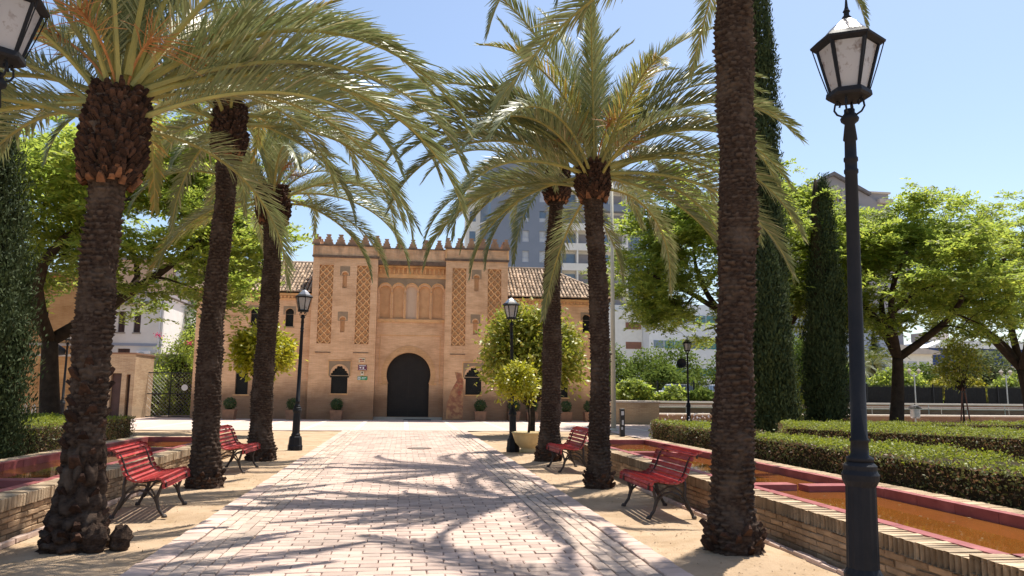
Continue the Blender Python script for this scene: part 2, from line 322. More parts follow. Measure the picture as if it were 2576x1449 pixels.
def leaves(P, size, aspect=.5, Nrm=None, spread=1., Dir=None, dspread=1., rg=None, smin=.6, fold=0.):
    """diamond leaf quads at points P; Nrm = preferred facing, Dir = preferred growth direction"""
    rg = rg or rng; n = len(P)
    nr = unit(rg.normal(size=(n,3))*spread+(Nrm if Nrm is not None else 0)); d = rg.normal(size=(n,3))*dspread+(Dir if Dir is not None else 0)
    d = unit(d-nr*np.sum(d*nr, 1, keepdims=True)); s = np.cross(nr, d)
    L = size*rg.uniform(smin, 1.3, (n,1)); W = L*aspect*.5
    v = np.stack([P, P+d*L*.5+s*W, P+d*L, P+d*L*.5-s*W], 1).reshape(-1,3)
    return v, np.arange(4*n).reshape(n,4)
def join(parts):
    vs, fs, o = [], [], 0
    for v, f in parts: vs.append(v); fs.append(f+o); o += len(v)
    return np.concatenate(vs), np.concatenate(fs)

# ================================================================== GROUND, PATH, PLAZA
def sheet(name, x0, x1, y0, y1, z, m): return struct(MB().add([(x0,y0,z),(x1,y0,z),(x1,y1,z),(x0,y1,z)], [(0,1,2,3)]).obj(name, m))
sheet('ground', -700, 700, -60, 1200, -.05, 'ground')
def noise2(x, y): return np.sin(x*2.1+1.3*np.sin(y*1.7))*.4+np.sin(y*3.3+x*1.1)*.3+np.sin(x*7.3-y*5.1)*.18+np.sin(x*11.7+y*13.9)*.12
gx = np.concatenate([np.linspace(-45, -7, 30), np.linspace(-6.8, 6.8, 100), np.linspace(7, 45, 30)]); gy = np.linspace(-6, 32.5, 180)
GX, GY = np.meshgrid(gx, gy); GZ = -.008+.018*noise2(GX, GY)
# footworn hollow along the kerbs, soft heaps around the palm feet
GZ -= .012*np.exp(-((np.abs(GX-.1)-2.75)/.3)**2)
for px, py in ((-3.12,8.4),(-3.13,13.3),(-3.18,18.3),(3.41,7.7),(3.33,12.8),(3.42,18)): GZ += .03*np.exp(-((GX-px)**2+(GY-py)**2)/.35)
GZ = np.where(np.abs(GX-.1) < 2.5, -.02, GZ)
nx, ny = len(gx), len(gy); idx = np.arange(nx*ny).reshape(ny, nx)
sand = put('sand_ground', npmesh('sand_ground', np.stack([GX, GY, GZ], -1).reshape(-1,3), np.stack([idx[:-1,:-1], idx[:-1,1:], idx[1:,1:], idx[1:,:-1]], -1).reshape(-1,4), 'sand', True)); struct(sand)

PX0, PX1, KW, BW_ = -2.32, 2.53, .24, .52
path = sheet('path', PX0+.02, PX1-.02, -6, 31.3, .012, 'mortar')
random.seed(11)
BL, BH, GAP = .29, .137, .010
varb = []
for i in range(5): varb.append(MB().brick(-BL/2, BL/2, -BH/2, BH/2, -.03, .012, .007, .0035).mesh('paver', 'paver'))
field = MB(); band = MB(); nind = 0
y = -4.; row = 0; fx0, fx1 = PX0+KW+.012+BW_+.012, PX1-KW-.012-BW_-.012
while y < 31.1:
    off = (row % 2)*.5*(BL+GAP)+(random.uniform(-.02, .02)); x = fx0-off
    while x < fx1-.04:
        a, b = max(x, fx0), min(x+BL, fx1)
        if b-a > .05:
            if b-a > BL-.004 and y > 6.55 and nind < 300:
                put('paver', random.choice(varb), path, ((a+b)/2, y+BH/2, .026+random.uniform(-.003, .003)), (random.uniform(-.012, .012), random.uniform(-.008, .008), random.uniform(-.012, .012)+(math.pi if random.random() < .5 else 0))); nind += 1
            else:
                dz = random.uniform(-.003, .003); field.brick(a, b, y, y+BH, 0, .038+dz, .007, .003)
        x += BL+GAP
    y += BH+GAP; row += 1
stuff(field.obj('paver_field', 'paver', path))
for s0 in (PX0+KW+.012, PX1-KW-.012-BW_):
    for c in range(4):
        yy = -4+random.uniform(0, .2); wq = (BW_-.03)/4
        while yy < 31.1:
            L = random.choice((.2, .26, .3)); band.brick(s0+c*(wq+.01), s0+c*(wq+.01)+wq, yy, yy+L, 0, .036+random.uniform(-.005, .005), .008, .005); yy += L+.012
stuff(band.obj('border_pavers', 'paver_band', path))
kv = [MB().brick(-KW/2, KW/2, -.097, .097, -.04, .0, .009, .004).mesh('kerb_brick', 'kerb_brick') for i in range(4)]
for s0 in (PX0+KW/2, PX1-KW/2):
    yy = 5.2
    while yy < 31:
        put('kerb_brick', random.choice(kv), path, (s0+random.uniform(-.006, .006), yy+.1, .047+random.uniform(-.005, .005)), (random.uniform(-.01, .01), random.uniform(-.015, .015), random.uniform(-.02, .02))); yy += .208
kb = MB()
for s0 in (PX0, PX1-KW):
    yy = -4.
    while yy < 5.1: kb.brick(s0, s0+KW, yy, yy+.195, 0, .045, .009, .004); yy += .208
stuff(kb.obj('kerb_field', 'kerb_brick', path))
mh = MB().lathe([(.33,-.02),(.33,.012),(.30,.014),(.29,.009),(.02,.011)], 28); 
mho = thing('manhole_cover', 'round flat iron manhole cover set into the brick path', 'manhole cover', (.47, 21.4, .036)); mh.obj('rim', 'rust', mho)
lid = MB()
for k in range(-4, 5):
    h = math.sqrt(max(.27**2-(k*.06)**2, 0)); lid.box(-h, h, k*.06-.012, k*.06+.012, .008, .016)
lid.obj('ribs', 'concrete', mho)

plaza = sheet('plaza', -60, 13.9, 31.3, 90, .012, 'plaza_paving')
sheet('side_plaza', 13.9, 75, 33.5, 41.9, .011, 'plaza_paving')
sheet('garden_walk', 8.4, 13.9, 26.5, 31.3, .011, 'plaza_paving')
for i in range(-9, 7):
    x = .15+i*2.05; MB().box(x-.1, x+.1, 32.1, 42.0, 0, .017).obj('paving_strip', 'plaza_strip', plaza)
MB().box(-20, 13.8, 31.75, 31.95, 0, .018).obj('paving_strip', 'plaza_strip', plaza)

# litter on the sand: dry leaflets and small stones nobody could count
rg = np.random.default_rng(3); n = 2600
lx = np.where(rg.random(n) < .5, rg.uniform(-4.0, -2.4, n), rg.uniform(2.6, 4.0, n)); ly = rg.uniform(5, 24, n)
P = np.stack([lx, ly, np.full(n, .012)+.012*noise2(lx, ly)+.012], 1); v, f = leaves(P, .045, .22, np.array([0,0,1.]), .2, rg=rg, smin=.3)
o = put('dry_litter', npmesh('dry_litter', v, f, 'palm_leaf_dry')); stuff(tag(o, 'scattered dry brown palm litter lying on the sandy ground', 'litter'))
pb = MB(); random.seed(5)
for i in range(500):
    x = random.choice((random.uniform(-4, -2.4), random.uniform(2.62, 4.0))); yq = random.uniform(5, 18); r = random.uniform(.004, .012)
    pb.add([(x-r,yq,.0),(x,yq-r*.8,.0),(x+r*1.1,yq,.0),(x,yq+r,.0),(x+r*.2,yq,r*.5+.008)], [(0,1,4),(1,2,4),(2,3,4),(3,0,4)])
stuff(tag(pb.obj('pebbles', 'sand'), 'small pale pebbles and crumbs scattered over the sandy strips', 'pebbles'))

# ================================================================== RAISED BASINS
random.seed(21)
wb = [MB().brick(-.128, .128, -.026, .026, -.06, 0, .007, .006).mesh('brick', 'wall_brick') for i in range(6)]      # face in local +z
wc = [MB().brick(-.029, .029, -.066, .066, -.14, .14, .006, .004).mesh('coping_brick', 'coping_brick') for i in range(5)]
def basin(s, Y0, Y1, X0, label, ybars):
    t = thing('brick_basin', label, 'basin', (s*X0, (Y0+Y1)/2, 0)); ox, oy = s*X0, (Y0+Y1)/2
    def bx(mb, x0, x1, y0, y1, z0, z1): a, b = sorted((s*x0, s*x1)); return mb.box(a-ox, b-ox, y0-oy, y1-oy, z0, z1)
    core = MB(); Yw = 3.2
    bx(core, X0+.014, X0+.27, Yw, Y1-.012, 0, .443); bx(core, X0+1.99, X0+2.24, Y0-.5, Y1-.012, 0, .435); bx(core, X0+.27, X0+1.99, Y1-.3, Y1-.012, 0, .436); bx(core, X0+.27, X0+1.99, Y0-.5, Y0-.14, 0, .436)
    core.obj('wall_core', 'wall_mortar', t)
    rot = (0, R(-90)*s, 0)
    for c in range(5):                                   # stretcher courses on the path side
        yy = Yw+(c % 2)*.14+.13
        while yy < Y1-.1:
            ob = put('brick', random.choice(wb), t, (s*(X0+random.uniform(-.004, .008))-ox, yy-oy, .032+c*.0625))
            ob.rotation_euler = Matrix(((0, 0, -s), (1, 0, 0), (0, -s, 0))).to_euler() if s > 0 else Matrix(((0, 0, 1), (1, 0, 0), (0, 1, 0))).to_euler()
            ob.rotation_euler.rotate_axis('Z', random.uniform(-.015, .015)); yy += .272
    yy = Yw+.03; k = 0
    while yy < Y1-.02:                                   # rowlock coping, bricks on edge
        lift = .03 if yy < Y0-.12 else 0
        ob = put('coping_brick', wc[k % 5], t, (s*(X0+.122+random.uniform(-.006, .006))-ox, yy-oy, .386+lift+random.uniform(-.004, .004)), (R(90), random.uniform(-.02, .02), R(90)+random.uniform(-.02, .02))); yy += .0655 if yy < Y1 else 1; k += 1
    cb = MB()                                            # coping bricks of the other three sides
    yy = Y0-.5
    while yy < Y1:
        a, b = sorted((s*(X0+2.0), s*(X0+2.27))); cb.brick(a-ox, b-ox, yy-oy, yy+.058-oy, .3, .452+random.uniform(-.004, .004), .006, .003); yy += .0655
    xx = X0+.3
    while xx < X0+1.98:
        a, b = sorted((s*xx, s*(xx+.058))); cb.brick(a-ox, b-ox, Y1-.28-oy, Y1-oy, .3, .452+random.uniform(-.004, .004), .006, .003); cb.brick(a-ox, b-ox, Y0-.5-oy, Y0-.2-oy, .3, .482+random.uniform(-.004, .004), .006, .003); xx += .0655
    stuff(cb.obj('far_coping', 'coping_brick', t))
    xx = Y0                                              # end face bricks at the far end
    eb = MB()
    for c in range(5):
        q = X0+(c % 2)*.14
        while q < X0+2.1: 
            a, b = sorted((s*q, s*(q+.257))); eb.box(a-ox, b-ox, Y1-.06-oy, Y1-oy+random.uniform(-.004, .004), .006+c*.0625, .058+c*.0625); q += .272
    stuff(eb.obj('end_bricks', 'wall_brick', t))
    rim = MB()                                           # red painted inner rim
    yy = Y0
    while yy < Y1-.35:                                   # rim slabs with open joints
        ye = min(yy+.62, Y1-.3); dz = random.uniform(-.004, .004)
        for xa, xb, zt in ((X0+.272, X0+.40, .455), (X0+1.87, X0+1.985, .458)): m_ = MB(); bx(m_, xa, xb, yy, ye-.007, .05, zt+dz); m_.obj('rim_slab', 'red_paint', t)
        yy = ye
    bx(rim, X0+.402, X0+1.868, Y1-.42, Y1-.302, .05, .456); rim.obj('painted_rim', 'red_paint', t)
    rim = MB(); bx(rim, X0+.402, X0+1.868, Y0-.13, Y0, .05, .457); rim.obj('painted_rim', 'red_paint', t)
    fl = MB(); bx(fl, X0+.3, X0+1.98, Y0-.1, Y1-.33, .04, .09); fl.obj('basin_floor', 'pool_floor', t)
    for yb in ybars:
        for (xa, xb, ya, yb2) in ((X0+.402, X0+1.12, yb, yb+.28), (X0+1.2, X0+1.868, yb-.16, yb+.12)):
            m_ = MB(); bx(m_, xa, xb, ya, yb2, .25, .425); m_.obj('spill_bar', 'red_paint', t)
    ys = [Y0+.01]+[y_ for y_ in ybars]+[Y1-.43]
    wt = MB(); a, b = sorted((s*(X0+.405), s*(X0+1.865))); wt.add([(a,Y0+.005,.345),(b,Y0+.005,.345),(b,Y1-.425,.345),(a,Y1-.425,.345)], [(0,1,2,3)])
    struct(wt.obj('water', 'water'))
    rgw = np.random.default_rng(int(Y1*10)+s); n_ = 130; Pw = np.stack([rgw.uniform(a+.03, b-.03, n_), rgw.uniform(Y0+.1, Y1-.5, n_), np.full(n_, .349)], 1); v_, f_ = leaves(Pw, .05, .45, np.array([0,0,1.]), .04, rg=rgw, smin=.3)
    stuff(tag(put('floating_leaves', npmesh('floating_leaves', v_, f_, 'palm_leaf_dry')), 'dry leaves floating on the water of the '+('hedge' if s > 0 else 'cypress')+' side basin', 'leaves'))
    e = [MB().brick(-.035, .035, -.125, .125, -.05, 0, .006, .004).mesh('edging_brick', 'kerb_brick') for i in range(3)]
    for i in range(34): put('edging_brick', e[i % 3], t, (s*(X0-.11+random.uniform(-.008, .008))-ox, 4.2+i*.262-oy, .045+random.uniform(-.008, .006)), (0, random.uniform(-.05, .05), random.uniform(-.03, .03)))
    return t
basin(1, 5.25, 18.95, 4.06, 'raised brick basin with red painted rim in front of the long box hedges', (9.7, 15.1))
basin(-1, 5.25, 19.75, 4.07, 'raised brick basin with red painted rim beside the dark cypress', (10.65, 16.2))

# ================================================================== PALACE
FA = R(-2.0)
pal = thing('brick_palace', 'moorish style brick palace with crenellated twin towers and horseshoe arch door', 'palace', (.27, 42.6, 0), FA)
def arcpts(cx, cz, r, a0, a1, n): return [(cx+r*math.cos(R(a0+(a1-a0)*i/n)), cz+r*math.sin(R(a0+(a1-a0)*i/n))) for i in range(n+1)]
def horseshoe(cx, z0, zs, w, r, n=20, cut=28):       # jambs of width w up to zs, then a horseshoe of radius r
    cz = zs+r*math.sin(R(cut)); return [(cx+w/2, z0), (cx+w/2, zs)]+arcpts(cx, cz, r, -cut, 180+cut, n)+[(cx-w/2, zs), (cx-w/2, z0)]
def polylobed(cx, z0, zs, w, h, k=5):                # pointed arch cut into lobes
    pts = [(cx+w/2, z0), (cx+w/2, zs)]; side = []
    for i in range(k):
        t = i/(k-.5); side.append((w/2*(1-t**1.5)+.015, zs+.05+h*t*.92))
    lob = []
    for i, (x, z) in enumerate(side):
        ang = 5+75*(i/(k-1)); lob += [(cx+x+.07*math.cos(R(ang+d)), z+.07*math.sin(R(ang+d))) for d in (-70, -35, 0, 35, 70)]
    pts += lob+[(cx, zs+h+.06)]+[(2*cx-x, z) for x, z in reversed(lob)]+[(cx-w/2, zs), (cx-w/2, z0)]; return pts
def rect(x0, x1, z0, z1): return [(x0,z0),(x1,z0),(x1,z1),(x0,z1)]
YT, YC, YW = 0., .55, .5
TL, TR, CL, CR = (-5.45, -1.9), (1.88, 5.4), -1.9, 1.88
ZP = 9.62
def window_lattice(par, x0, x1, z0, z1, y, step=.1):
    b = MB(); k = z0-(x1-x0)
    while k < z1:
        for sgn in (1, -1):
            pts = []
            for q in (0, 1):
                x = x0 if (q == 0) == (sgn > 0) else x1; z = k+(x1-x0)*q; pts.append((x, z))
            (xa, za), (xb, zb) = pts
            # clip against bottom and top
            def cl(xa, za, xb, zb):
                if za < z0: t = (z0-za)/(zb-za); xa, za = xa+(xb-xa)*t, z0
                if zb > z1: t = (z1-za)/(zb-za); xb, zb = xa+(xb-xa)*t, z1
                return xa, za, xb, zb
            if zb <= z0 or za >= z1: continue
            xa, za, xb, zb = cl(xa, za, xb, zb); b.tube([(xa, y, za), (xb, y, zb)], .007, 4, False)
        k += step
    if b.v: b.obj('lattice', 'lattice', par)
def opening(name, pts, y, m='window_dark', lattice=True):
    xs = [p[0] for p in pts]; zs = [p[1] for p in pts]
    o = MB().add([(min(xs)-.02, y, min(zs)-.02), (max(xs)+.02, y, min(zs)-.02), (max(xs)+.02, y, max(zs)+.02), (min(xs)-.02, y, max(zs)+.02)], [(0,1,2,3)]).obj(name, m, pal)
    if lattice: window_lattice(o, min(xs), max(xs), min(zs), max(zs), y-.03)
    return o
def sebka(x0, x1, z0, z1, y):                       # recessed net of rhombi: the backing and the raised ribs
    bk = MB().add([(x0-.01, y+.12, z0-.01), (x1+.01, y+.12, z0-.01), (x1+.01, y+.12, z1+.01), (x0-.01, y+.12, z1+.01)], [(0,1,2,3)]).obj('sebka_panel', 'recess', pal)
    w = (x1-x0)/2; n = max(1, round((z1-z0)/(w*1.02))); h = (z1-z0)/n; rb = MB()
    def rib(pts):
        pts2 = [(min(max(a, x0), x1), min(max(b, z0), z1)) for a, b in pts]; rb.tube([(a, y+.04, b) for a, b in pts2], .034, 5, False)
    for i in range(n):
        za = z0+i*h
        for c in range(2):
            cx = x0+w*(c+.5)
            # curved sides meeting in points: mixtilinear rhombus
            for sx in (1, -1):
                rib([(cx, za), (cx+sx*w*.21, za+h*.16), (cx+sx*w*.34, za+h*.33), (cx+sx*w*.5, za+h*.5)])
                rib([(cx+sx*w*.5, za+h*.5), (cx+sx*w*.30, za+h*.62), (cx+sx*w*.17, za+h*.84), (cx, za+h)])
    rb.obj('ribs', 'facade_trim', bk)
wallm = 'facade'
for (a, b), sgn in ((TL, 1), (TR, -1)):
    c = (a+b)/2; holes = []; sl = []
    p1 = (a+.36, a+1.12) if sgn > 0 else (a+.38, a+1.15); p2 = (b-1.14, b-.38) if sgn > 0 else (b-1.14, b-.38)
    for p in (p1, p2): holes.append(rect(p[0], p[1], 4.12, 8.48))
    su = horseshoe(c-.02, 7.2, 7.88, .24, .155, 14); slo = horseshoe(c-.05, 4.75, 5.36, .24, .155, 14)
    fo = polylobed(c-.1, 1.42, 2.28, .88, .62); holes += [su, slo, fo]
    wl = MB().holed(rect(a, b, 0, ZP), holes, YT, YT+.13)
    wl.box(a, a+.01, .001, 3.9, 0, ZP) if False else None
    wl.add([(a,YT,0),(a,6,0),(a,6,ZP),(a,YT,ZP)], [(0,1,2,3)]); wl.add([(b,YT,0),(b,6,0),(b,6,ZP),(b,YT,ZP)], [(0,1,2,3)]); wl.add([(a,YT,ZP),(b,YT,ZP),(b,6,ZP),(a,6,ZP)], [(0,1,2,3)]); wl.add([(a,6,0),(b,6,0),(b,6,ZP),(a,6,ZP)], [(0,1,2,3)])
    tw = wl.obj('tower_wall', wallm, pal)
    for p in (p1, p2): sebka(p[0], p[1], 4.13, 8.47, YT)
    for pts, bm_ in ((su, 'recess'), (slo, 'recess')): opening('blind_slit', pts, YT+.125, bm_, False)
    opening('lobed_window', fo, YT+.125)
    # framing panels (alfiz) a little proud, round the openings
    for pts, w2, z0, z1, off in ((su, .27, 7.9, 8.42, c-.02), (slo, .27, 5.38, 5.88, c-.05)):
        arch = arcpts(off, z0+.08, .245, -10, 190, 14)
        MB().holed(rect(off-w2, off+w2, z0, z1), [arcpts(off, z0+.075, .2, -12, 192, 14)+[(off-.2, z0+.02), (off+.2, z0+.02)][::1]], YT-.014, YT+.0).obj('alfiz', 'facade_grey', pal)
    MB().holed(rect(c-.1-.58, c-.1+.58, 2.36, 3.17), [[(c-.1+.5, 2.4), (c-.1+.5, 2.5)]+arcpts(c-.1, 2.5, .5, 10, 170, 14)+[(c-.1-.5, 2.5), (c-.1-.5, 2.4)]], YT-.016, YT).obj('alfiz', 'facade_grey', pal)
    for xx in (c-.1-.62, c-.1+.58): MB().box(xx, xx+.04, YT-.04, YT+.01, 2.36, 3.2).obj('alfiz_moulding', 'facade_trim', pal)
    MB().box(c-.1-.62, c-.1+.62, YT-.041, YT+.01, 3.2, 3.24).obj('alfiz_moulding', 'facade_trim', pal)
    MB().box(c-.58, c+.38, YT-.06, YT+.05, 1.36, 1.415).obj('window_sill', 'facade_trim', pal)
    # cornice, corner colonnettes, ledges under the sebka panels
    MB().prism([(a-.04, 8.9), (b+.04, 8.9), (b+.07, 8.97), (b+.07, 9.02), (a-.07, 9.02), (a-.07, 8.97)], YT-.07, YT+.01).obj('cornice', 'cornice_dirt', pal)
    MB().prism([(a-.03, ZP-.06), (b+.03, ZP-.06), (b+.05, ZP+.03), (a-.05, ZP+.03)], YT-.055, YT+.4).obj('parapet_coping', 'cornice_dirt', pal)
    for p in (p1, p2):
        MB().box(p[0]-.05, p[1]+.02, YT-.035, YT+.01, 3.62, 3.66).obj('ledge', 'cornice_dirt', pal)
        cx = (p[0]+p[1])/2; MB().tube([(cx, YT+.05, 4.13), (cx, YT+.05, 3.68)], .03, 6).obj('colonnette', 'facade_trim', pal)
    for xq in (a+.0, b-.0): MB().tube([(xq, YT-.005, 8.9), (xq, YT-.005, ZP)], .045, 8).obj('corner_colonnette', 'facade_trim', pal)
# stepped merlons
def merlon():
    P_ = [(-.29, 0), (.29, 0), (.25, .13), (.19, .15), (.215, .28), (.12, .30), (.15, .41), (.06, .43), (.135, .57)]
    poly = P_[:]+[(-x, z) for x, z in reversed(P_[2:])]
    return MB().prism(poly, -.12, .12).mesh('merlon', 'facade_dark')
mme = merlon()
for (a, b) in (TL, TR):
    n = 6
    for i in range(n): put('merlon', mme, pal, (a+.1+(b-a-.2)*i/(n-1), YT+.13, ZP+.03), (0, 0, random.uniform(-.03, .03)), (1 if 0 < i < n-1 else .8, 1, 1))
    for xe in (a+.13, b-.13):
        for j in range(1, 6): put('merlon', mme, pal, (xe, YT+.13+j*.72, ZP+.03), (0, 0, R(90)))
for i in range(5): put('merlon', mme, pal, (CL+.42+i*.74, YC-.25, ZP-.06), (0, 0, 0), (.9, 1, .92))
# centre bay
ct = MB(); arches = []
for i in range(5):
    x0 = CL+.06+i*.735; cx = x0+.355; arches.append((cx, horseshoe(cx, 5.63, 7.02, .58, .34, 16, 22)))
doorp = horseshoe(-.06, .16, 2.0, 2.3, 1.22, 36, 24)
ct.holed([(CL, 0), (-1.21, 0), (-1.21, .16), (1.09, .16), (1.09, 0), (CR, 0), (CR, 7.93), (CL, 7.93)], [h for _, h in arches]+[[(p[0], max(p[1], .17)) for p in doorp]], YC, YC+.12)
ct.obj('gate_wall', wallm, pal)
dw = MB().holed(rect(-1.9, 1.88, 0, 4.5), [doorp], YC+.12, YC+.45); dw.obj('gate_reveal', 'facade_plain', pal)
for i, (cx, h) in enumerate(arches):
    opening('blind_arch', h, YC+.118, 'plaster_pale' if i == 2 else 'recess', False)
    for xs in (cx-.3675, ): 
        if i: MB().lathe([(.055,0),(.05,.03),(.038,.05),(.036,1.3),(.05,1.34),(.07,1.42),(.07,1.46)], 8, (xs, YC-.0, 5.64)).obj('colonnette', 'facade_trim', pal)
spand = MB(); top = [(CR, 7.93), (CL, 7.93)]; low = []
for cx, h in arches: low += [(cx+.37*math.cos(R(180-t)), 7.28+.37*math.sin(R(t))) for t in range(20, 161, 14)]
spand.prism([(CL, 7.35)]+low+[(CR, 7.35), (CR, 7.9), (CL, 7.9)], YC-.03, YC+.001); spand.obj('spandrel_band', 'facade_grey', pal)
for i, (cx, h) in enumerate(arches): MB().tube([(cx+.355*math.cos(R(t)), YC-.03, 7.28+.355*math.sin(R(t))) for t in range(0, 181, 15)], .03, 5).obj('arch_moulding', 'facade_trim', pal)
MB().prism([(CL, 5.42), (CR, 5.42), (CR, 5.58), (CL, 5.58)], YC-.06, YC+.01).obj('sill_band', 'facade_trim', pal)
MB().box(CL, CR, YC-.04, YC+.3, 7.93, 8.16).obj('frieze_base', 'facade_trim', pal)
MB().box(CL, CR, YC-.02, YC+.3, 8.16, 8.5).obj('frieze_back', 'recess', pal)
for i in range(15): MB().prism([(CL+.10+i*.25, 8.17), (CL+.17+i*.25, 8.17), (CL+.19+i*.25, 8.48), (CL+.08+i*.25, 8.48)], YC-.12, YC-.015).obj('bracket', 'facade_trim', pal)
MB().box(CL, CR, YC-.2, YC+.3, 8.5, 8.6).obj('frieze_cap', 'facade_trim', pal)
MB().prism([(CL, 8.6), (CR, 8.6), (CR, 8.82), (CL, 8.82)], YC-.5, YC+.3).obj('eave_band', 'cornice_dirt', pal)
MB().box(CL, CR, YC-.4, YC+.3, 8.82, ZP-.12).obj('parapet', wallm, pal)
MB().box(CL, CR, YC-.44, YC+.1, ZP-.12, ZP-.06).obj('parapet_coping', 'cornice_dirt', pal)
MB().box(CL, CR, YC+.3, 6, 7.9, 9.4).obj('roof_slab', 'facade_dark', pal)
# arch ring of voussoirs
vz = 2.0+1.22*math.sin(R(24)); nv = 31
for i in range(nv):
    a0 = -22+(224)*i/nv; a1 = -22+(224)*(i+.9)/nv
    MB().prism([(-.06+r*math.cos(R(t)), vz+r*math.sin(R(t))+(.1*(1-abs((t-90)/112)) if r > 1.3 else 0)) for r, t in ((1.225, a0), (1.5, a0), (1.5, a1), (1.225, a1))], YC-.04-random.uniform(0, .008), YC+.001).obj('voussoir', 'facade_plain', pal)
MB().box(CL+.2, CL+.235, YC-.02, YC+.01, 2.0, 4.66).obj('alfiz_moulding', 'facade_trim', pal); MB().box(CR-.235, CR-.2, YC-.02, YC+.01, 2.0, 4.66).obj('alfiz_moulding', 'facade_trim', pal); MB().box(CL+.2, CR-.2, YC-.021, YC+.01, 4.66, 4.7).obj('alfiz_moulding', 'facade_trim', pal)
for sx in (-1, 1): MB().box(-.06+sx*1.36-.2, -.06+sx*1.36+.2, YC-.03, YC+.1, 1.93, 2.03).obj('impost', 'facade_trim', pal)
# door leaves with studs
for sx in (-1, 1):
    xa, xb = sorted((-.06+sx*.002, -.06+sx*1.5)); lf = MB().box(xa, xb, YC+.33, YC+.4, .17, 3.9).obj('door_leaf', 'door_dark', pal)
    st = MB()
    for i in range(9):
        for j in range(22):
            st.add([(-.06+sx*(.1+i*.14)+dx, YC+.33+dy, .35+j*.16+dz) for dx, dy, dz in ((-.012,0,-.012),(.012,0,-.012),(.012,0,.012),(-.012,0,.012),(0,-.015,0))], [(0,1,4),(1,2,4),(2,3,4),(3,0,4)])
    stuff(st.obj('studs', 'lattice', lf))
    MB().tube([(-.06+sx*.3+.05*math.cos(R(t)), YC+.3, 1.35+.05*math.sin(R(t))) for t in range(0, 361, 40)], .009, 5).obj('ring_handle', 'lattice', lf)
MB().box(-1.85, 1.83, YC+.46, YC+.6, 0, 4.4).obj('gate_light_stop', 'door_dark', pal); MB().box(-1.9, 1.86, YC-.25, YC+.5, 0, .16).obj('door_step', 'concrete', pal)  # slab behind the leaves is added, unseen, to block light at their joint
# wings
def wing(x0, x1, up, lo, side):
    holes = [horseshoe(c, 5.06, 5.72, .44, .235, 16) for c in up]+[horseshoe(c, 1.32, 2.65, .68, .35, 16) for c in lo]
    w_ = MB().holed(rect(x0, x1, 0, 6.9), holes, YW, YW+.2)
    for xe in (x0, x1): w_.add([(xe,YW,0),(xe,9,0),(xe,9,6.9),(xe,YW,6.9)], [(0,1,2,3)])
    w_.add([(x0,9,0),(x1,9,0),(x1,9,6.9),(x0,9,6.9)], [(0,1,2,3)]); w_.obj('wing_wall', wallm, pal)
    for i, h in enumerate(holes): opening('window', h, YW+.18)
    for c in up:
        MB().holed(rect(c-.34, c+.34, 5.72, 6.18), [arcpts(c, 5.82, .255, -20, 200, 14)], YW-.014, YW).obj('alfiz', 'facade_grey', pal)
        MB().box(c-.28, c+.28, YW-.05, YW+.05, 4.99, 5.055).obj('window_sill', 'facade_grey', pal)
    for c in lo:
        MB().box(c-.42, c+.42, YW-.05, YW+.05, 1.25, 1.315).obj('window_sill', 'facade_trim', pal)
        MB().holed(rect(c-.47, c+.47, 2.6, 3.3), [arcpts(c, 2.78, .38, -20, 200, 14)], YW-.014, YW).obj('alfiz', 'facade_grey', pal)
    MB().box(x0, x1, YW-.06, YW+.1, 6.55, 6.62).obj('string_course', 'facade_trim', pal)
    for i in range(int((x1-x0)/.2)): MB().box(x0+.04+i*.2, x0+.14+i*.2, YW-.11, YW-.001, 6.64, 6.76).obj('dentil', 'facade_trim', pal)
    MB().box(x0, x1, YW-.16, YW+.1, 6.78, 6.9).obj('eave_course', 'facade_trim', pal)
wing(-11.65, -5.46, (-8.55, -6.68), (-9.05, -8.15), -1)
wing(5.41, 11.3, (9.6+.42, 7.9), (8.6, 7.7), 1)
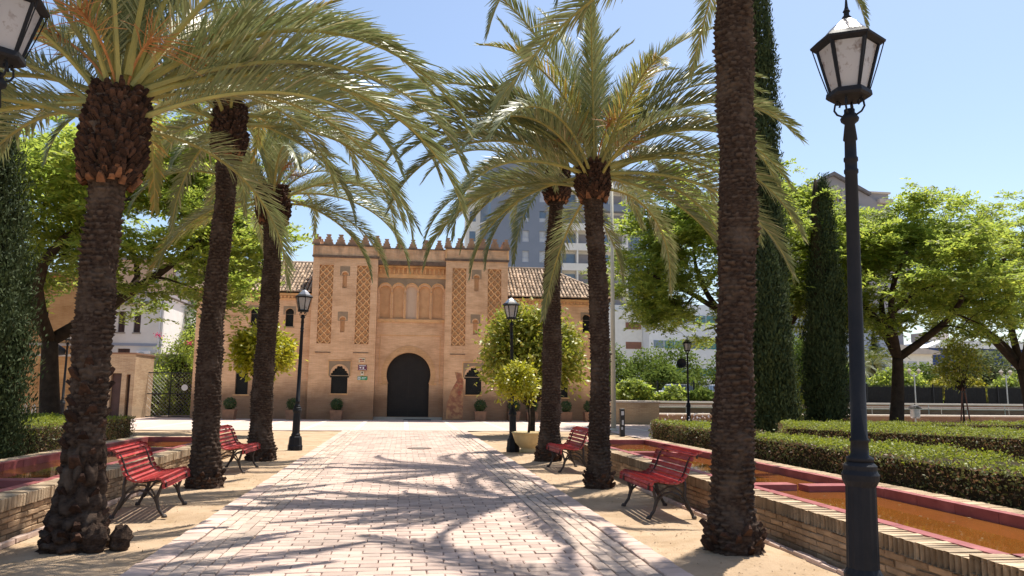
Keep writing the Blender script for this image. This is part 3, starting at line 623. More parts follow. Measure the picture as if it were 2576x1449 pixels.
# tiled roofs: eave z 7.0 at y=.2, ridge z 9.2 at y=4
tile = MB()
for k, (r0, z_) in enumerate(((.085, 0), (.068, .4))):
    for i in range(6):
        a = math.pi*i/5; tile.v.append((r0*math.cos(a), z_, r0*math.sin(a)*.95))
for i in range(5): tile.f.append((i, i+1, 6+i+1, 6+i))
tile.f.append((0,1,2,3,4,5)); tme = [tile.mesh('roof_tile', 'roof_tile')]
EY, EZ, RY, RZ = YW-.32, 6.98, 4.3, 9.22
sl_ = math.atan2(RZ-EZ, RY-EY); SLN = math.hypot(RZ-EZ, RY-EY)
def roof(x0, x1, hip):       # hip: +1 right end hipped, -1 left end hipped
    b = MB(); hx = RY-EY; xr1 = x1-(hx*.78 if hip > 0 else 0); xr0 = x0+(hx*.78 if hip < 0 else 0)
    back = 2*RY-EY
    b.add([(x0,EY,EZ),(x1,EY,EZ),(xr1,RY,RZ),(xr0,RY,RZ),(x0,back,EZ),(x1,back,EZ)], [(0,1,2,3),(3,2,5,4),(1,5,2),(0,3,4)]); b.add([(x0,EY,EZ-.06),(x1,EY,EZ-.06),(x1,back,EZ-.06),(x0,back,EZ-.06)], [(0,1,2,3)])
    rf = b.obj('roof', 'roof_under', pal); n = int((x1-x0)/.2); cnt = 0
    for i in range(n):
        x = x0+.1+i*.2; lim = 1.
        if hip > 0 and x > xr1: lim = (x1-x)/(x1-xr1)
        if hip < 0 and x < xr0: lim = (x-x0)/(xr0-x0)
        m_ = int(lim*SLN/.43)
        for j in range(m_+1):
            d = -.06+j*.43
            if d > lim*SLN-.05: break
            o = put('roof_tile', tme[0], rf, (x+random.uniform(-.012, .012), EY+d*math.cos(sl_), EZ+d*math.sin(sl_)+.02+.008*(j % 2)), (sl_+random.uniform(-.02, .02), 0, random.uniform(-.03, .03)), random.uniform(.95, 1.06)); cnt += 1
    MB().tube([(xr0-.1, RY, RZ+.03), (xr1+.05, RY, RZ+.03)], .11, 8).obj('ridge_tiles', 'roof_tile', rf)
    if hip > 0: MB().tube([(xr1, RY, RZ+.03), (x1, EY, EZ+.06)], .1, 8).obj('hip_tiles', 'roof_tile', rf)
    if hip < 0: MB().tube([(xr0, RY, RZ+.03), (x0, EY, EZ+.06)], .1, 8).obj('hip_tiles', 'roof_tile', rf)
roof(-11.95, -5.47, -1); roof(5.42, 11.6, 1)
# red painted patch with scribbles beside the gate
gp = MB(); gp.prism([(2.05, .1), (2.98, .1), (3.0, 2.1), (2.86, 2.62), (2.5, 2.66), (2.62, 2.2), (2.3, 1.6), (2.1, .9)], YT-.004, YT-.001); go = gp.obj('paint_stain', 'graffiti', pal)
sw = MB()
for (x, z, r) in ((2.82, 2.2, .12), (2.86, 1.85, .1), (2.8, 1.5, .11), (2.6, 1.9, .09)): sw.tube([(x+r*math.cos(R(t))*(1-t/900), YT-.006, z+r*math.sin(R(t))*(1-t/900)) for t in range(0, 500, 30)], .012, 4)
sw.obj('scribble', 'sign_red', go)
def onfac(u, y, z=0): c, s_ = math.cos(FA), math.sin(FA); return (.27+u*c-y*s_, 42.6+u*s_+y*c, z)
def plaque(u0, u1, z0, z1, m, label, deco):
    t = thing('wall_plaque', label, 'sign', onfac((u0+u1)/2, -.03, z0), FA); w_ = (u1-u0)/2; h = z1-z0
    MB().box(-w_, w_, -.012, .012, 0, h).obj('plate', m, t)
    for (a, b, c, d, mm) in deco: MB().box(-w_+a*2*w_, -w_+b*2*w_, -.016, -.0125, c*h, d*h).obj('print', mm, t)
plaque(-2.77, -2.42, 3.11, 3.35, 'sign_beige', 'beige plaque with red lettering, topmost of the tower signs', [(.12,.5,.55,.8,'sign_red'), (.56,.9,.58,.8,'window_brown'), (.2,.85,.2,.38,'sign_red')])
t_ = plaque(-2.78, -2.32, 2.69, 2.98, 'sign_purple', 'dark purple plaque with white shield on the palace tower', [(.1,.9,.78,.9,'sign_white'), (.16,.36,.35,.62,'sign_white'), (.52,.68,.26,.62,'sign_white'), (.1,.9,.07,.14,'sign_white')])
plaque(-2.65, -2.46, 2.41, 2.63, 'sign_beige', 'small cream plaque between the purple and the green signs', [(.3,.7,.5,.85,'window_brown'), (.25,.75,.15,.3,'sign_white')])
plaque(-2.8, -2.27, 2.16, 2.35, 'sign_green', 'green and white plaque, lowest of the tower signs', [(.03,.3,.1,.9,'sign_white'), (.1,.22,.25,.7,'sign_green'), (.42,.9,.55,.72,'sign_white'), (.42,.75,.25,.38,'sign_white')])
dm = thing('doormat', 'dark blue mat lying on the ground before the palace door', 'doormat', onfac(.5, .1), FA); MB().brick(-.75, .75, -.42, .42, .012, .04, .008).obj('mat', 'doormat', dm); MB().box(-.7, .7, -.37, .37, .03, .044).obj('pile', 'lattice', dm)

# planters along the palace foot
def planter(u, place, y=-.6):
    t = thing('square_planter', 'square terracotta planter '+place, 'planter', onfac(u, y), FA, 'terracotta planters along the palace wall')
    b = MB(); b.prism([(-.27, 0), (.27, 0), (.31, .46), (.33, .46), (.33, .54), (-.33, .54), (-.33, .46), (-.31, .46)], -.31, .31); b.obj('pot', 'terracotta', t); MB().box(-.29, .29, -.29, .29, .5, .545).obj('soil', 'soil', t)
    p = thing('clipped_shrub', 'round clipped shrub in planter '+place.replace('standing ', ''), 'shrub', onfac(u, y, .54), FA, 'clipped shrubs in the palace planters')
    rg = np.random.default_rng(int(abs(u*100))); n = 900; d = unit(rg.normal(size=(n,3))); P = d*np.array([.31,.31,.3])*rg.uniform(.75, 1.08, (n,1))+np.array([0,0,.3])
    v, f = leaves(P, .085, .6, d, .7, rg=rg); put('foliage', npmesh('foliage', v, f, 'leaf_shrub'), p); MB().tube([(0,0,0),(0,0,.2)], .025, 6).obj('stem', 'tree_bark', p)
for u, l in ((-9.31, 'standing under the paired windows of the wing by the mesh gate'), (-6.08, 'standing by the palace wing behind a lantern post'), (-3.78, 'standing under the lobed window of the tower with plaques'),
             (3.91, 'standing under the lobed window of the stained tower'), (5.75, 'at the stained tower corner behind the bowl'), (6.75, 'standing behind the lime tree trunk'), (8.62, 'standing under the low windows of the wing by the flagpole'), (9.95, 'standing at the far end of the wing by the flagpole')): planter(u, l)

# ================================================================== DATE PALMS
def frond_mesh(name, e0, bend, L, seed, lm):
    rg = random.Random(seed); n = 22; pts = []; ang = []; x = z = 0.; yv = 0.; sway = rg.uniform(-.12, .12)
    for i in range(n+1):
        s = i/n; a = e0-bend*s**1.35; pts.append(Vector((x, yv, z))); ang.append(a); ds = L/n; x += math.cos(R(a))*ds; z += math.sin(R(a))*ds; yv += sway*ds*s*2
    rb = MB(); rb.tube(pts, [.03*(1-i/n)**.8*(1.25 if i < 2 else 1)+.004 for i in range(n+1)], 5)
    V, F = [], []
    npair = 138; sm = .10
    for side in (1, -1):
        for k in range(npair):
            s = sm+(1-sm)*(k+rg.uniform(-.35, .35))/npair
            s = min(max(s, .04), .998); q = s*n; i = min(int(q), n-1); fr = q-i; p = pts[i].lerp(pts[i+1], fr); t = (pts[i+1]-pts[i]).normalized()
            b = Vector((0,1,0)); b = (b-t*b.dot(t)).normalized(); nn = b.cross(t); nn = -nn if nn.dot(Vector((-math.sin(R(ang[i])),0,math.cos(R(ang[i]))))) < 0 else nn
            ll = (.15+.36*math.sin(math.pi*min(1, (s*.93+.12))**.8)**.8)*rg.uniform(.82, 1.1)*L/3.4
            if s < .2: ll *= .35+.65*(s-.04)/.16
            al = 48-28*s+rg.uniform(-8, 8); be = rg.choice((22, 38, 54))*(1-.35*s)+rg.uniform(-8, 8)
            d = (t*math.cos(R(al))+(b*side*math.cos(R(be))+nn*math.sin(R(be)))*math.sin(R(al))).normalized()
            wv = d.cross(nn*math.cos(R(be))-b*side*math.sin(R(be))).normalized()
            wd = .0115*rg.uniform(.8, 1.2)*(.6 if s < .2 else 1)
            m1 = p+d*ll*.5; tip = p+d*ll+Vector((0,0,-1))*ll*rg.uniform(.02, .16)
            c = len(V); V += [p+wv*wd*.5, p-wv*wd*.5, m1+wv*wd, m1-wv*wd, tip+wv*wd*.12, tip-wv*wd*.12]; F += [(c,c+1,c+3,c+2), (c+2,c+3,c+5,c+4)]
    return rb.mesh('rachis', 'rachis'), npmesh('frond', [tuple(p) for p in V], F, lm)
FR = {}
def frond(key, e0, bend, L, seed, lm='palm_leaf'):
    if key not in FR: FR[key] = frond_mesh(key, e0, bend, L, seed, lm)
    return FR[key]
CLASSES = [(84, 42), (74, 62), (63, 84), (50, 100), (38, 104), (24, 100), (8, 92), (-10, 76), (-28, 60)]
def place_frond(t, top, az, cls, scl, roll, lm, r0=.1, L=3.45):
    e0, bend = CLASSES[cls]; sd = random.randrange(2); rm, fm = frond((cls, sd, lm), e0, bend, L, 100+cls*7+sd, lm)
    M_ = Matrix.Rotation(R(az), 4, 'Z') @ Matrix.Rotation(R(-e0), 4, 'Y') @ Matrix.Rotation(R(roll), 4, 'X') @ Matrix.Rotation(R(e0), 4, 'Y')
    loc = Vector(top)+Vector((math.cos(R(az))*r0, math.sin(R(az))*r0, 0))
    o = put('frond', fm, t, loc, M_.to_euler(), scl); put('rachis', rm, o); return o
def trunk_mesh(axis, rad, H, low_lumps, seed, boot=None):
    """axis(z)->(x,y), rad(z)->r; surface broken into leaf scars"""
    rg = np.random.default_rng(seed); nth = 84; nz = int(H/.018); z = np.linspace(-.08, H, nz); th = np.linspace(0, 2*np.pi, nth, endpoint=False)
    Z, T = np.meshgrid(z, th, indexing='ij'); Rr = np.vectorize(rad)(Z[:,0])[:,None]*np.ones_like(T)-.032; Rr = Rr*(1+.035*np.sin(Z*3.1+seed)+.03*np.sin(Z*7.3+T+seed*2)+.04*np.sin(T*2+Z*.9+seed))
    lump = np.clip((low_lumps-Z)/.35, 0, 1) if low_lumps else np.zeros_like(Z)
    def cells(ch, ncol, jit, saw):
        zz = Z/ch+.16*np.sin(T*3+Z*2)+.12*np.sin(T*7+1.3*Z)+.8*np.sin(Z*2.3+seed)+.5*np.sin(Z*5.1); row = np.floor(zz).astype(int); dv = zz-row-.5
        tt = T/(2*np.pi)*ncol+(row % 2)*.5+.07*np.sin(row*12.9); colm = np.floor(tt).astype(int); du = tt-colm-.5
        h = np.mod(np.sin(row*127.1+np.mod(colm, ncol)*311.7+seed)*43758.5453, 1.)
        if saw: return (np.clip(dv+.5, 0, 1)**1.2)*(1-np.abs(2*du)**5*.8)*(.45+.9*h)
        e = np.maximum(np.abs(2*du*(1+.18*np.sin(dv*6+h*6))), np.abs(2*dv*(1+.2*np.sin(du*5+h*9)))); return (1-np.clip(e, 0, 1)**3.2)*(.5+.6*h)
    hi = cells(.058, 15, 0, True)*.046; lo_ = cells(.135, 9, 0, False)*.062
    rug = .75+.45*np.sin(Z*1.9+np.sin(T*2+seed)*1.2+seed)*np.sin(T*1.5+Z*.7)+.25*np.sin(Z*6.1+T*2); disp = hi*rug*(1-lump)+lo_*lump
    disp += .008*np.sin(T*11+Z*23)+rg.normal(size=Z.shape)*.0035
    foot = np.exp(-np.clip(Z, 0, 9)/.1); disp += foot*.035*np.sin(T*17+np.sin(T*5)*3)*np.cos(Z*40)
    Rf = Rr+disp; ax = np.array([axis(q) for q in z]); X = ax[:,0][:,None]+Rf*np.cos(T); Y = ax[:,1][:,None]+Rf*np.sin(T)
    idx = np.arange(nz*nth).reshape(nz, nth); nx_ = np.roll(idx, -1, 1)
    f = np.stack([idx[:-1], nx_[:-1], nx_[1:], idx[1:]], -1).reshape(-1,4)
    me = npmesh('trunk', np.stack([X, Y, Z], -1).reshape(-1,3), f, 'bark', False)
    sc_ = np.clip((hi/.046)*(1-lump)*.95+(lo_/.062)*lump*.55, 0, 1); at_ = me.attributes.new('scar', 'FLOAT', 'POINT'); at_.data.foreach_set('value', sc_.astype(np.float32).ravel()); return me
def stub_set(t, axis, z0, z1, rfun, n, seed, m='stub', ln=.15, wd=.085):
    rg = random.Random(seed); b = MB()
    for i in range(n):
        z = z0+(z1-z0)*(i+rg.random())/n; a = i*2.39996+rg.uniform(-.15, .15); r = rfun(z)-.05; x, y = axis(z); o = Vector((x+r*math.cos(a), y+r*math.sin(a), z))
        up = rg.uniform(.75, 1.25); d = Vector((math.cos(a), math.sin(a), up)).normalized(); sv = Vector((-math.sin(a), math.cos(a), 0)); nn = d.cross(sv); L = ln*rg.uniform(.6, 1.3); w = wd*rg.uniform(.7, 1.2); th = .028*rg.uniform(.7, 1.3)
        p = []
        for q, ww, tt in ((0, w, th), (L*.6, w*.75, th*.9), (L, w*rg.uniform(.3, .65), th*.6)):
            for sx, sz in ((-1,-1),(1,-1),(1,1),(-1,1)): p.append(tuple(o+d*q+sv*sx*ww*(1.0 if sz < 0 else .7)+nn*(sz*tt)+Vector((0,0,rg.uniform(-.008,.008)))))
        b.add(p, [(0,1,5,4),(1,2,6,5),(2,3,7,6),(3,0,4,7),(4,5,9,8),(5,6,10,9),(6,7,11,10),(7,4,8,11),(8,9,10,11)])
    return stuff(b.obj('leaf_base_stubs', m, t))
def inflorescence(t, top, az, seed, scl=1.):
    rg = random.Random(seed); b = MB(); e = rg.uniform(55, 75); L = rg.uniform(.6, .95)*scl; st = [Vector((0,0,0))]
    for i in range(6):
        a = e-i*9; st.append(st[-1]+Vector((math.cos(R(a)),0,math.sin(R(a))))*L/6)
    b.tube(st, .014, 5); end = st[-1]
    for k in range(34):
        s0 = st[4].lerp(end, rg.random()); a = rg.uniform(0, 6.28); q = rg.uniform(10, 75); d = Vector((math.cos(R(q)), math.sin(a)*.75, math.sin(R(q))*math.cos(a)*.6+.2)).normalized(); l = rg.uniform(.25, .55)*scl
        b.tube([s0, s0+d*l*.5, s0+d*l+Vector((0,0,-.12*l))], [.005, .0045, .003], 3, False)
    return b.obj('fruit_stalk', 'fruit_stalk', t, loc=Vector(top)+Vector((math.cos(R(az))*.1, math.sin(R(az))*.1, 0)), rot=(0,0,R(az)))
def palm(label, base, top, rprof, boot, nf, seed, keys=(), lumps=0, L=3.45, yel=.15, lowest=8, stalks=4):
    """rprof: list of (z, r); boot: (z0, z1, r)"""
    random.seed(seed); t = thing('date_palm', label, 'palm tree', (base[0], base[1], 0), 0, 'date palms in rows along the brick path')
    H = top[2]; dx, dy = top[0]-base[0], top[1]-base[1]
    ax = lambda z: (dx*(max(z, 0)/H)**1.3+.03*math.sin(z*1.1+seed), dy*(max(z, 0)/H)**1.3)
    zs = [p[0] for p in rprof]; rs = [p[1] for p in rprof]; rad = lambda z: float(np.interp(z, zs, rs))
    put('trunk', trunk_mesh(ax, rad, H-.02, lumps, seed), t)
    z0, z1, br = boot
    stub_set(t, ax, z0, z1+.05, lambda z: float(np.interp(z, [z0, z0+(z1-z0)*.25, z1], [br*.8, br, br*.86])), 460, seed, 'stub', .1, .042)
    stub_set(t, ax, z0-.04, z0+.1, lambda z: br*.84, 34, seed+5, 'stub_cut', .1, .04)
    stub_set(t, ax, 0.0, .25, lambda z: rs[0]-.02, 26, seed+9, 'stub', .1, .05)
    if lumps: stub_set(t, ax, .3, lumps+.6, lambda z: rad(z)-.01, 46, seed+7, 'stub', .12, .06)
    tp = (dx, dy, H)
    for az, cls, sc, roll, dz in keys: place_frond(t, (dx, dy, H+dz), az, cls, sc, roll, 'palm_leaf', br*.45, L)
    for i in range(nf):
        u = (i+.5)/nf; cls = int(np.interp(u, [0, .1, .25, .42, .6, .78, .92, 1], [0, 1, 2, 3, 4, 5, min(6.5, lowest), lowest])); az = i*137.508+random.uniform(-12, 12)+seed*31
        if seed == 4 and cls >= 2 and abs((az+180) % 360-180) < 45: continue
        if cls >= (3 if seed == 1 else 5) and -140 < (az+180) % 360-180 < -48: continue   # old leaves over the path side are pruned
        if cls >= 2 and -68 < (az+180) % 360-180 < -9 and i % 7: continue      # crown shaped with fronds left out so sun reaches the benches
        lm = 'palm_leaf_yellow' if random.random() < yel else ('palm_leaf_dry' if cls >= 8 and random.random() < .2 else 'palm_leaf')
        place_frond(t, (dx, dy, H+.12-.45*u), az, cls, random.uniform(.82, 1.06), random.uniform(-30, 30), lm, br*(.12+.5*u), L)
    for k in range(stalks): inflorescence(t, (dx, dy, H+.05), k*360/max(stalks, 1)+seed*20, seed*10+k, 1.1)
    return t
palm('date palm with a lumpy scarred foot and dark root burls beside a red bench', (-3.23, 8.4), (-3.12, 8.4, 4.72), [(0,.30),(.12,.275),(.4,.22),(.7,.19),(2.3,.195),(3.5,.185),(3.7,.2),(4.05,.31),(4.75,.28)], (3.75, 4.72, .33), 32, 1,
     keys=[(2, 5, 1.14, 15, 0), (-3, 5, 1.1, -20, .05), (-4, 4, 1.08, 10, .1), (-22, 3, 1.05, -15, .1), (14, 3, 1.1, 20, .12), (178, 6, .95, 0, -.1), (195, 7, .9, 15, -.1), (160, 5, 1., 0, 0), (25, 5, 1., 0, 0), (-50, 1, 1., 0, .2), (60, 0, 1., 0, .2), (120, 1, 1., 0, .2), (-120, 0, .95, 0, .2), (200, 1, 1., 0, .2), (10, 1, 1., 0, .2)], L=3.9, lumps=1.25, yel=.08, lowest=7, stalks=6)
palm('slender date palm between the lumpy palm and the swollen necked palm', (-3.2, 13.3), (-3.14, 13.3, 6.45), [(0,.3),(.1,.285),(.5,.25),(.8,.235),(2.1,.215),(4.1,.18),(5.5,.185),(5.75,.27),(6.5,.26)], (5.55, 6.45, .29), 34, 2,
     keys=[(0, 5, 1.1, 10, 0), (14, 7, .9, 0, -.15), (170, 7, .85, 0, -.2), (20, 6, 1., 0, -.1)], L=3.25, yel=.1, lowest=8, stalks=4)
palm('date palm with a swollen crown neck beside a lantern post', (-3.18, 18.3), (-3.2, 18.3, 6.3), [(0,.36),(.3,.33),(.8,.27),(2.8,.235),(5.2,.21),(5.45,.22),(5.75,.38),(6.3,.33)], (5.5, 6.3, .4), 34, 3, keys=[(0, 6, 1., 0, -.1), (18, 7, .95, 0, -.15), (185, 7, .8, 0, -.2), (30, 5, 1, 0, 0)], yel=.1, lowest=8, stalks=3)
palm('tallest thick date palm beside the hedge side basin, its crown far overhead', (3.42, 7.7), (3.66, 7.7, 7.35), [(0,.32),(.15,.3),(.45,.24),(1.5,.225),(3,.21),(6,.205),(6.6,.21),(6.85,.3),(7.4,.28)], (6.6, 7.35, .31), 22, 4,
     keys=[(2, 7, .62, 10, -.3), (180, 7, .75, 10, -.1), (165, 6, .9, 0, -.1), (205, 6, 1.0, 0, 0)], yel=.12, lowest=7, stalks=3)
palm('date palm with wide arching crown between two red benches by the hedge side basin', (3.32, 12.8), (3.23, 12.8, 5.5), [(0,.27),(.12,.25),(.5,.2),(1.5,.185),(4.8,.165),(5.0,.19),(5.15,.28),(5.55,.26)], (4.98, 5.55, .3), 32, 5,
     keys=[(0, 4, 1.08, 0, .1), (6, 5, 1.1, 15, 0), (8, 3, 1.05, -15, .15), (180, 4, 1.05, 0, .1), (172, 3, 1.05, 10, .1), (190, 5, 1.05, -10, 0), (-5, 7, .95, 0, -.1), (170, 7, .9, 0, -.1), (205, 6, 1., 10, -.1), (12, 6, 1.05, 10, -.1), (3, 6, 1.1, -15, -.05), (1, 3, 1.15, 0, .15), (-3, 4, 1.16, 15, .1), (5, 5, 1.16, -10, .05), (0, 2, 1.15, 0, .2), (178, 4, 1.15, 10, .1), (184, 3, 1.12, 0, .1)], L=3.95, yel=.08, lowest=8, stalks=6)
palm('date palm behind the bowl shaped planter and its lantern post', (3.42, 18.), (3.6, 18., 6.95), [(0,.34),(.3,.3),(.7,.25),(3.4,.225),(6.1,.19),(6.35,.21),(6.5,.3),(6.95,.27)], (6.25, 6.95, .33), 30, 6, keys=[(180, 7, .95, 0, -.1), (200, 8, .9, 0, -.2), (168, 6, 1., 0, -.1), (20, 8, .9, 0, -.2), (230, 8, .9, 0, -.2)], yel=.15, lowest=8, stalks=3)
# torn trunk lump at the foot of the lumpy palm
kn = MB().lathe([(.02,-.02),(.08,.0),(.105,.05),(.1,.1),(.115,.15),(.1,.19),(.085,.23),(.04,.26),(.01,.265)], 22); kb_ = kn.mesh('root_burl', 'bark')
for vv in kb_.vertices: vv.co *= 1+.13*math.sin(vv.co.x*70+vv.co.z*85)*math.cos(vv.co.y*65+vv.co.z*40)
P1o = [o for o in COL.objects if o.name == 'date_palm'][0]
put('root_burl', kb_, P1o, (.47, -.1, 0), (0, .15, .4), .9); put('root_burl', kb_, P1o, (.27, -.2, .0), (.1, 0, 1.6), 1.0)

# ================================================================== BROADLEAVED TREES
def sprays(seed, n=26, L=.5, lw=.13, asp=.4):
    """compound feathery leaf sprays: template of leaflets along drooping stalks"""
    rg = np.random.default_rng(seed); parts = []
    for k in range(5):
        az = rg.uniform(0, 2*np.pi); el = rg.uniform(-.35, .5); d = np.array([np.cos(az)*np.cos(el), np.sin(az)*np.cos(el), np.sin(el)]); m = n//3
        s = np.linspace(.12, 1, m)[:,None]; P = d*s*L+np.array([0,0,-.22])*L*s**2
        for sg in (1, -1):
            side = unit(np.cross(d, [0,0,1.]))*sg; v, f = leaves(P, lw, asp, np.array([0,0,1.]), .35, d*.7+side, .25, rg=rg); parts.append((v, f))
    return join(parts)
def instance(tpls, P, scl, rg, tilt=.35):
    vs, fs, o = [], [], 0
    for i, p in enumerate(P):
        v, f = tpls[rg.integers(len(tpls))]; a = rg.uniform(0, 6.283); c, s = np.cos(a), np.sin(a); t = rg.normal(0, tilt); ct, st = np.cos(t), np.sin(t)
        Rm = np.array([[c,-s,0],[s,c,0],[0,0,1]]) @ np.array([[1,0,0],[0,ct,-st],[0,st,ct]]); k = scl*rg.uniform(.7, 1.25)
        vs.append((v*k) @ Rm.T+p); fs.append(f+o); o += len(v)
    return np.concatenate(vs), np.concatenate(fs)
def limb_path(a, b, rg, sag=.12, n=6):
    a, b = np.array(a), np.array(b); L = np.linalg.norm(b-a); off = rg.normal(size=3)*L*sag; off[2] = abs(off[2])*.6
    return [tuple(a+(b-a)*t+off*math.sin(math.pi*t)) for t in np.linspace(0, 1, n)]
def tree(name, label, cat, base, fork, cen, radii, seed, npts=240, per=5, lm='leaf_tree', tr=.32, nl=4, scl=1., group=None, lw=.21, asp=.42, flat=.25, spread=.42, holes=.0, tL=.6):
    rg = np.random.default_rng(seed); t = thing(name, label, cat, base, 0, group); b = MB()
    fork = np.array(fork, float); cen = np.array(cen, float); radii = np.array(radii, float)
    tp = limb_path((0,0,-.1), fork, rg, .03, 7); b.tube(tp, [tr*(1.35 if i == 0 else 1-.05*i) for i in range(7)], 12)
    nodes = [fork]; nrad = [tr*.72]
    for k in range(nl):
        a = 2*np.pi*k/nl+rg.uniform(-.4, .4); tgt = cen+radii*np.array([np.cos(a)*.6, np.sin(a)*.6, rg.uniform(-.25, .35)])
        pth = limb_path(fork, tgt, rg, .12, 7); rr = np.linspace(tr*.62, tr*.2, 7); b.tube(pth, list(rr), 8)
        for p, r in zip(pth[1:], rr[1:]): nodes.append(np.array(p)); nrad.append(r)
    d = unit(rg.normal(size=(npts,3))); d[:,2] = np.where(d[:,2] < -flat, -d[:,2]*.6, d[:,2]); rr = rg.uniform(.42, 1.0, npts)**.55
    bump = 1+.16*np.sin(d[:,0]*5+seed)+.14*np.sin(d[:,1]*6+d[:,2]*4+seed*2)
    A = cen+d*radii*(rr*bump)[:,None]
    if holes: A = A[np.sin(A[:,0]*1.5+seed)+np.sin(A[:,1]*1.7+A[:,2]*1.3) > -2+holes*2]
    A = A[np.argsort(np.linalg.norm(A-fork, axis=1))]
    for p in A:
        N_ = np.array(nodes); dist = np.linalg.norm(N_-p, axis=1)+.35*np.maximum(0, N_[:,2]-p[2]); j = int(np.argmin(dist)); r0 = min(nrad[j]*.6, .07)
        pth = limb_path(nodes[j], p, rg, .1, 4); b.tube(pth, [max(r0, .014), max(r0*.7, .011), max(r0*.45, .009), .006], 4, False)
        for q, kk in ((pth[2], .5), (pth[3], .35)): nodes.append(np.array(q)); nrad.append(max(r0*kk*1.5, .012))
    b.obj('trunk', 'tree_bark', t, True)
    tpl = [sprays(seed*10+i, 21, tL, lw, asp) for i in range(4)]
    P = np.repeat(A, per, 0)+rg.normal(size=(len(A)*per,3))*spread*np.array([1,1,.45])
    v, f = instance(tpl, P, scl, rg); put('crown', npmesh('crown', v, f, lm), t); return t
tree('broad_tree', 'spreading tree with feathery bright green crown by the ochre yard wall', 'tree', (-11.3, 27, 0), (-.3, 0, 3.1), (1.3, 0, 6.9), (6.3, 4.6, 3.6), 31, 420, 4, tr=.34, nl=5, holes=.3, flat=.75)
tree('broad_tree', 'single forked tree with rounded bright green crown behind the bin', 'tree', (21.9, 32, 0), (.3, 0, 3.3), (1.0, 0, 6.9), (5.0, 4.6, 3.7), 32, 330, 4, tr=.33, nl=6, holes=.55, flat=.75)
tree('broad_tree', 'tall airy tree with bare dark branches beyond the staked sapling', 'tree', (31.5, 35, 0), (-.4, 0, 3.0), (-1.2, 0, 7.4), (5.4, 4.6, 4.7), 33, 300, 4, tr=.33, nl=6, holes=.5, flat=.7)
tree('broad_tree', 'bright green tree whose crown overhangs the double cypress', 'tree', (16.6, 34, 0), (0, 0, 3.5), (-1.0, 0, 7.6), (7.4, 4.6, 4.6), 34, 470, 5, tr=.34, nl=6, holes=.4, flat=.75)
# citrus
def citrus(name, label, base, h0, cen, radii, seed, n, lm, tr, size, group=None, nb=60, stem=True, cat='orange tree'):
    rg = np.random.default_rng(seed); t = thing(name, label, cat, base, 0, group); b = MB(); cen = np.array(cen, float); radii = np.array(radii, float)
    if stem: b.tube([(0,0,-.05), (.02,0,h0*.5), (0,.01,h0)], [tr*1.2, tr, tr*.9], 8)
    K = unit(rg.normal(size=(nb,3))); K[:,2] = np.where(K[:,2] < -.75, -K[:,2], K[:,2]); C_ = cen+K*radii*rg.uniform(.55, 1.0, (nb,1))
    for p in C_: b.tube(limb_path((0,0,h0-.05), p, rg, .1, 4), [tr*.45, tr*.3, tr*.18, .004], 4, False)
    b.obj('trunk', 'tree_bark', t, True)
    i = rg.integers(nb, size=n); sp = radii.mean()*.19; P = C_[i]+rg.normal(size=(n,3))*sp; D = unit(P-cen)
    v, f = leaves(P, size, .5, D*.4+np.array([0,0,.5]), .55, D+np.array([0,0,.15]), .6, rg=rg); put('crown', npmesh('crown', v, f, lm), t); return t
citrus('orange_tree', 'small round yellow green orange tree in front of the palace', (-4.95, 28, 0), 1.75, (0, 0, 2.9), (1.0, 1.0, .72), 41, 6500, 'leaf_orange', .07, .19)
citrus('lime_tree', 'larger loose yellow green tree before the palace wing nearest the flagpole', (4.7, 28, 0), 1.2, (0, 0, 2.95), (1.75, 1.5, 1.5), 42, 17000, 'leaf_lime', .09, .19, nb=120, cat='tree')
# double and single cypresses
def cypress(label, base, H, prof, seed, n, group='cypresses', lean=0., ls=.15):
    rg = np.random.default_rng(seed); t = thing('cypress', label, 'cypress', base, 0, group)
    zs, rs = zip(*prof); z = rg.random(n*2)*H; rmax = np.interp(z/H, zs, rs); keep = rg.random(n*2) < rmax/max(rs); z = z[keep][:n]; r = np.interp(z/H, zs, rs); m_ = len(z); th = rg.uniform(0, 2*np.pi, m_)
    r = r*(1+.12*np.sin(th*3+z*1.1+seed)+.08*np.sin(th*5-z*2.3))*rg.uniform(.72, 1.05, m_)
    P = np.stack([r*np.cos(th)+lean*z/H, r*np.sin(th), z], 1); out = np.stack([np.cos(th), np.sin(th), np.zeros(m_)], 1)
    parts = []
    for k in range(7): parts.append(leaves(P+rg.normal(size=P.shape)*.09, ls, .34, out, .6, np.array([0,0,1.])+out*.4, .35, rg=rg))
    v, f = join(parts); put('crown', npmesh('crown', v, f, 'leaf_cypress'), t)
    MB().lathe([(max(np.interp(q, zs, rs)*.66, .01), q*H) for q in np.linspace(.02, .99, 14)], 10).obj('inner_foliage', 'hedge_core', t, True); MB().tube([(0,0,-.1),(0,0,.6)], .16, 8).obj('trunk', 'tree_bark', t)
cypress('dark cypress column beside a basin and a wide clipped hedge', (-7.5, 14.4, 0), 7.2, [(0,.6),(.08,.9),(.35,.95),(.6,.66),(.85,.34),(1,.03)], 51, 9500, ls=.09)
cypress('very tall cypress rising behind the thick palm trunk', (12.8, 26, 0), 19, [(0,.55),(.1,.72),(.3,.72),(.5,.52),(.75,.45),(1,.03)], 52, 9000, lean=.4)
cypress('wide dark cypress pressed against the very tall cypress', (12.35, 24.6, 0), 6.9, [(0,.55),(.1,.72),(.45,.7),(.75,.45),(1,.05)], 53, 4800)
cypress('pointed cypress standing alone beyond the far box hedge', (17.4, 30, 0), 11.0, [(0,.7),(.1,.8),(.35,.78),(.55,.62),(.78,.4),(.92,.26),(1,.04)], 54, 6500, lean=.35)
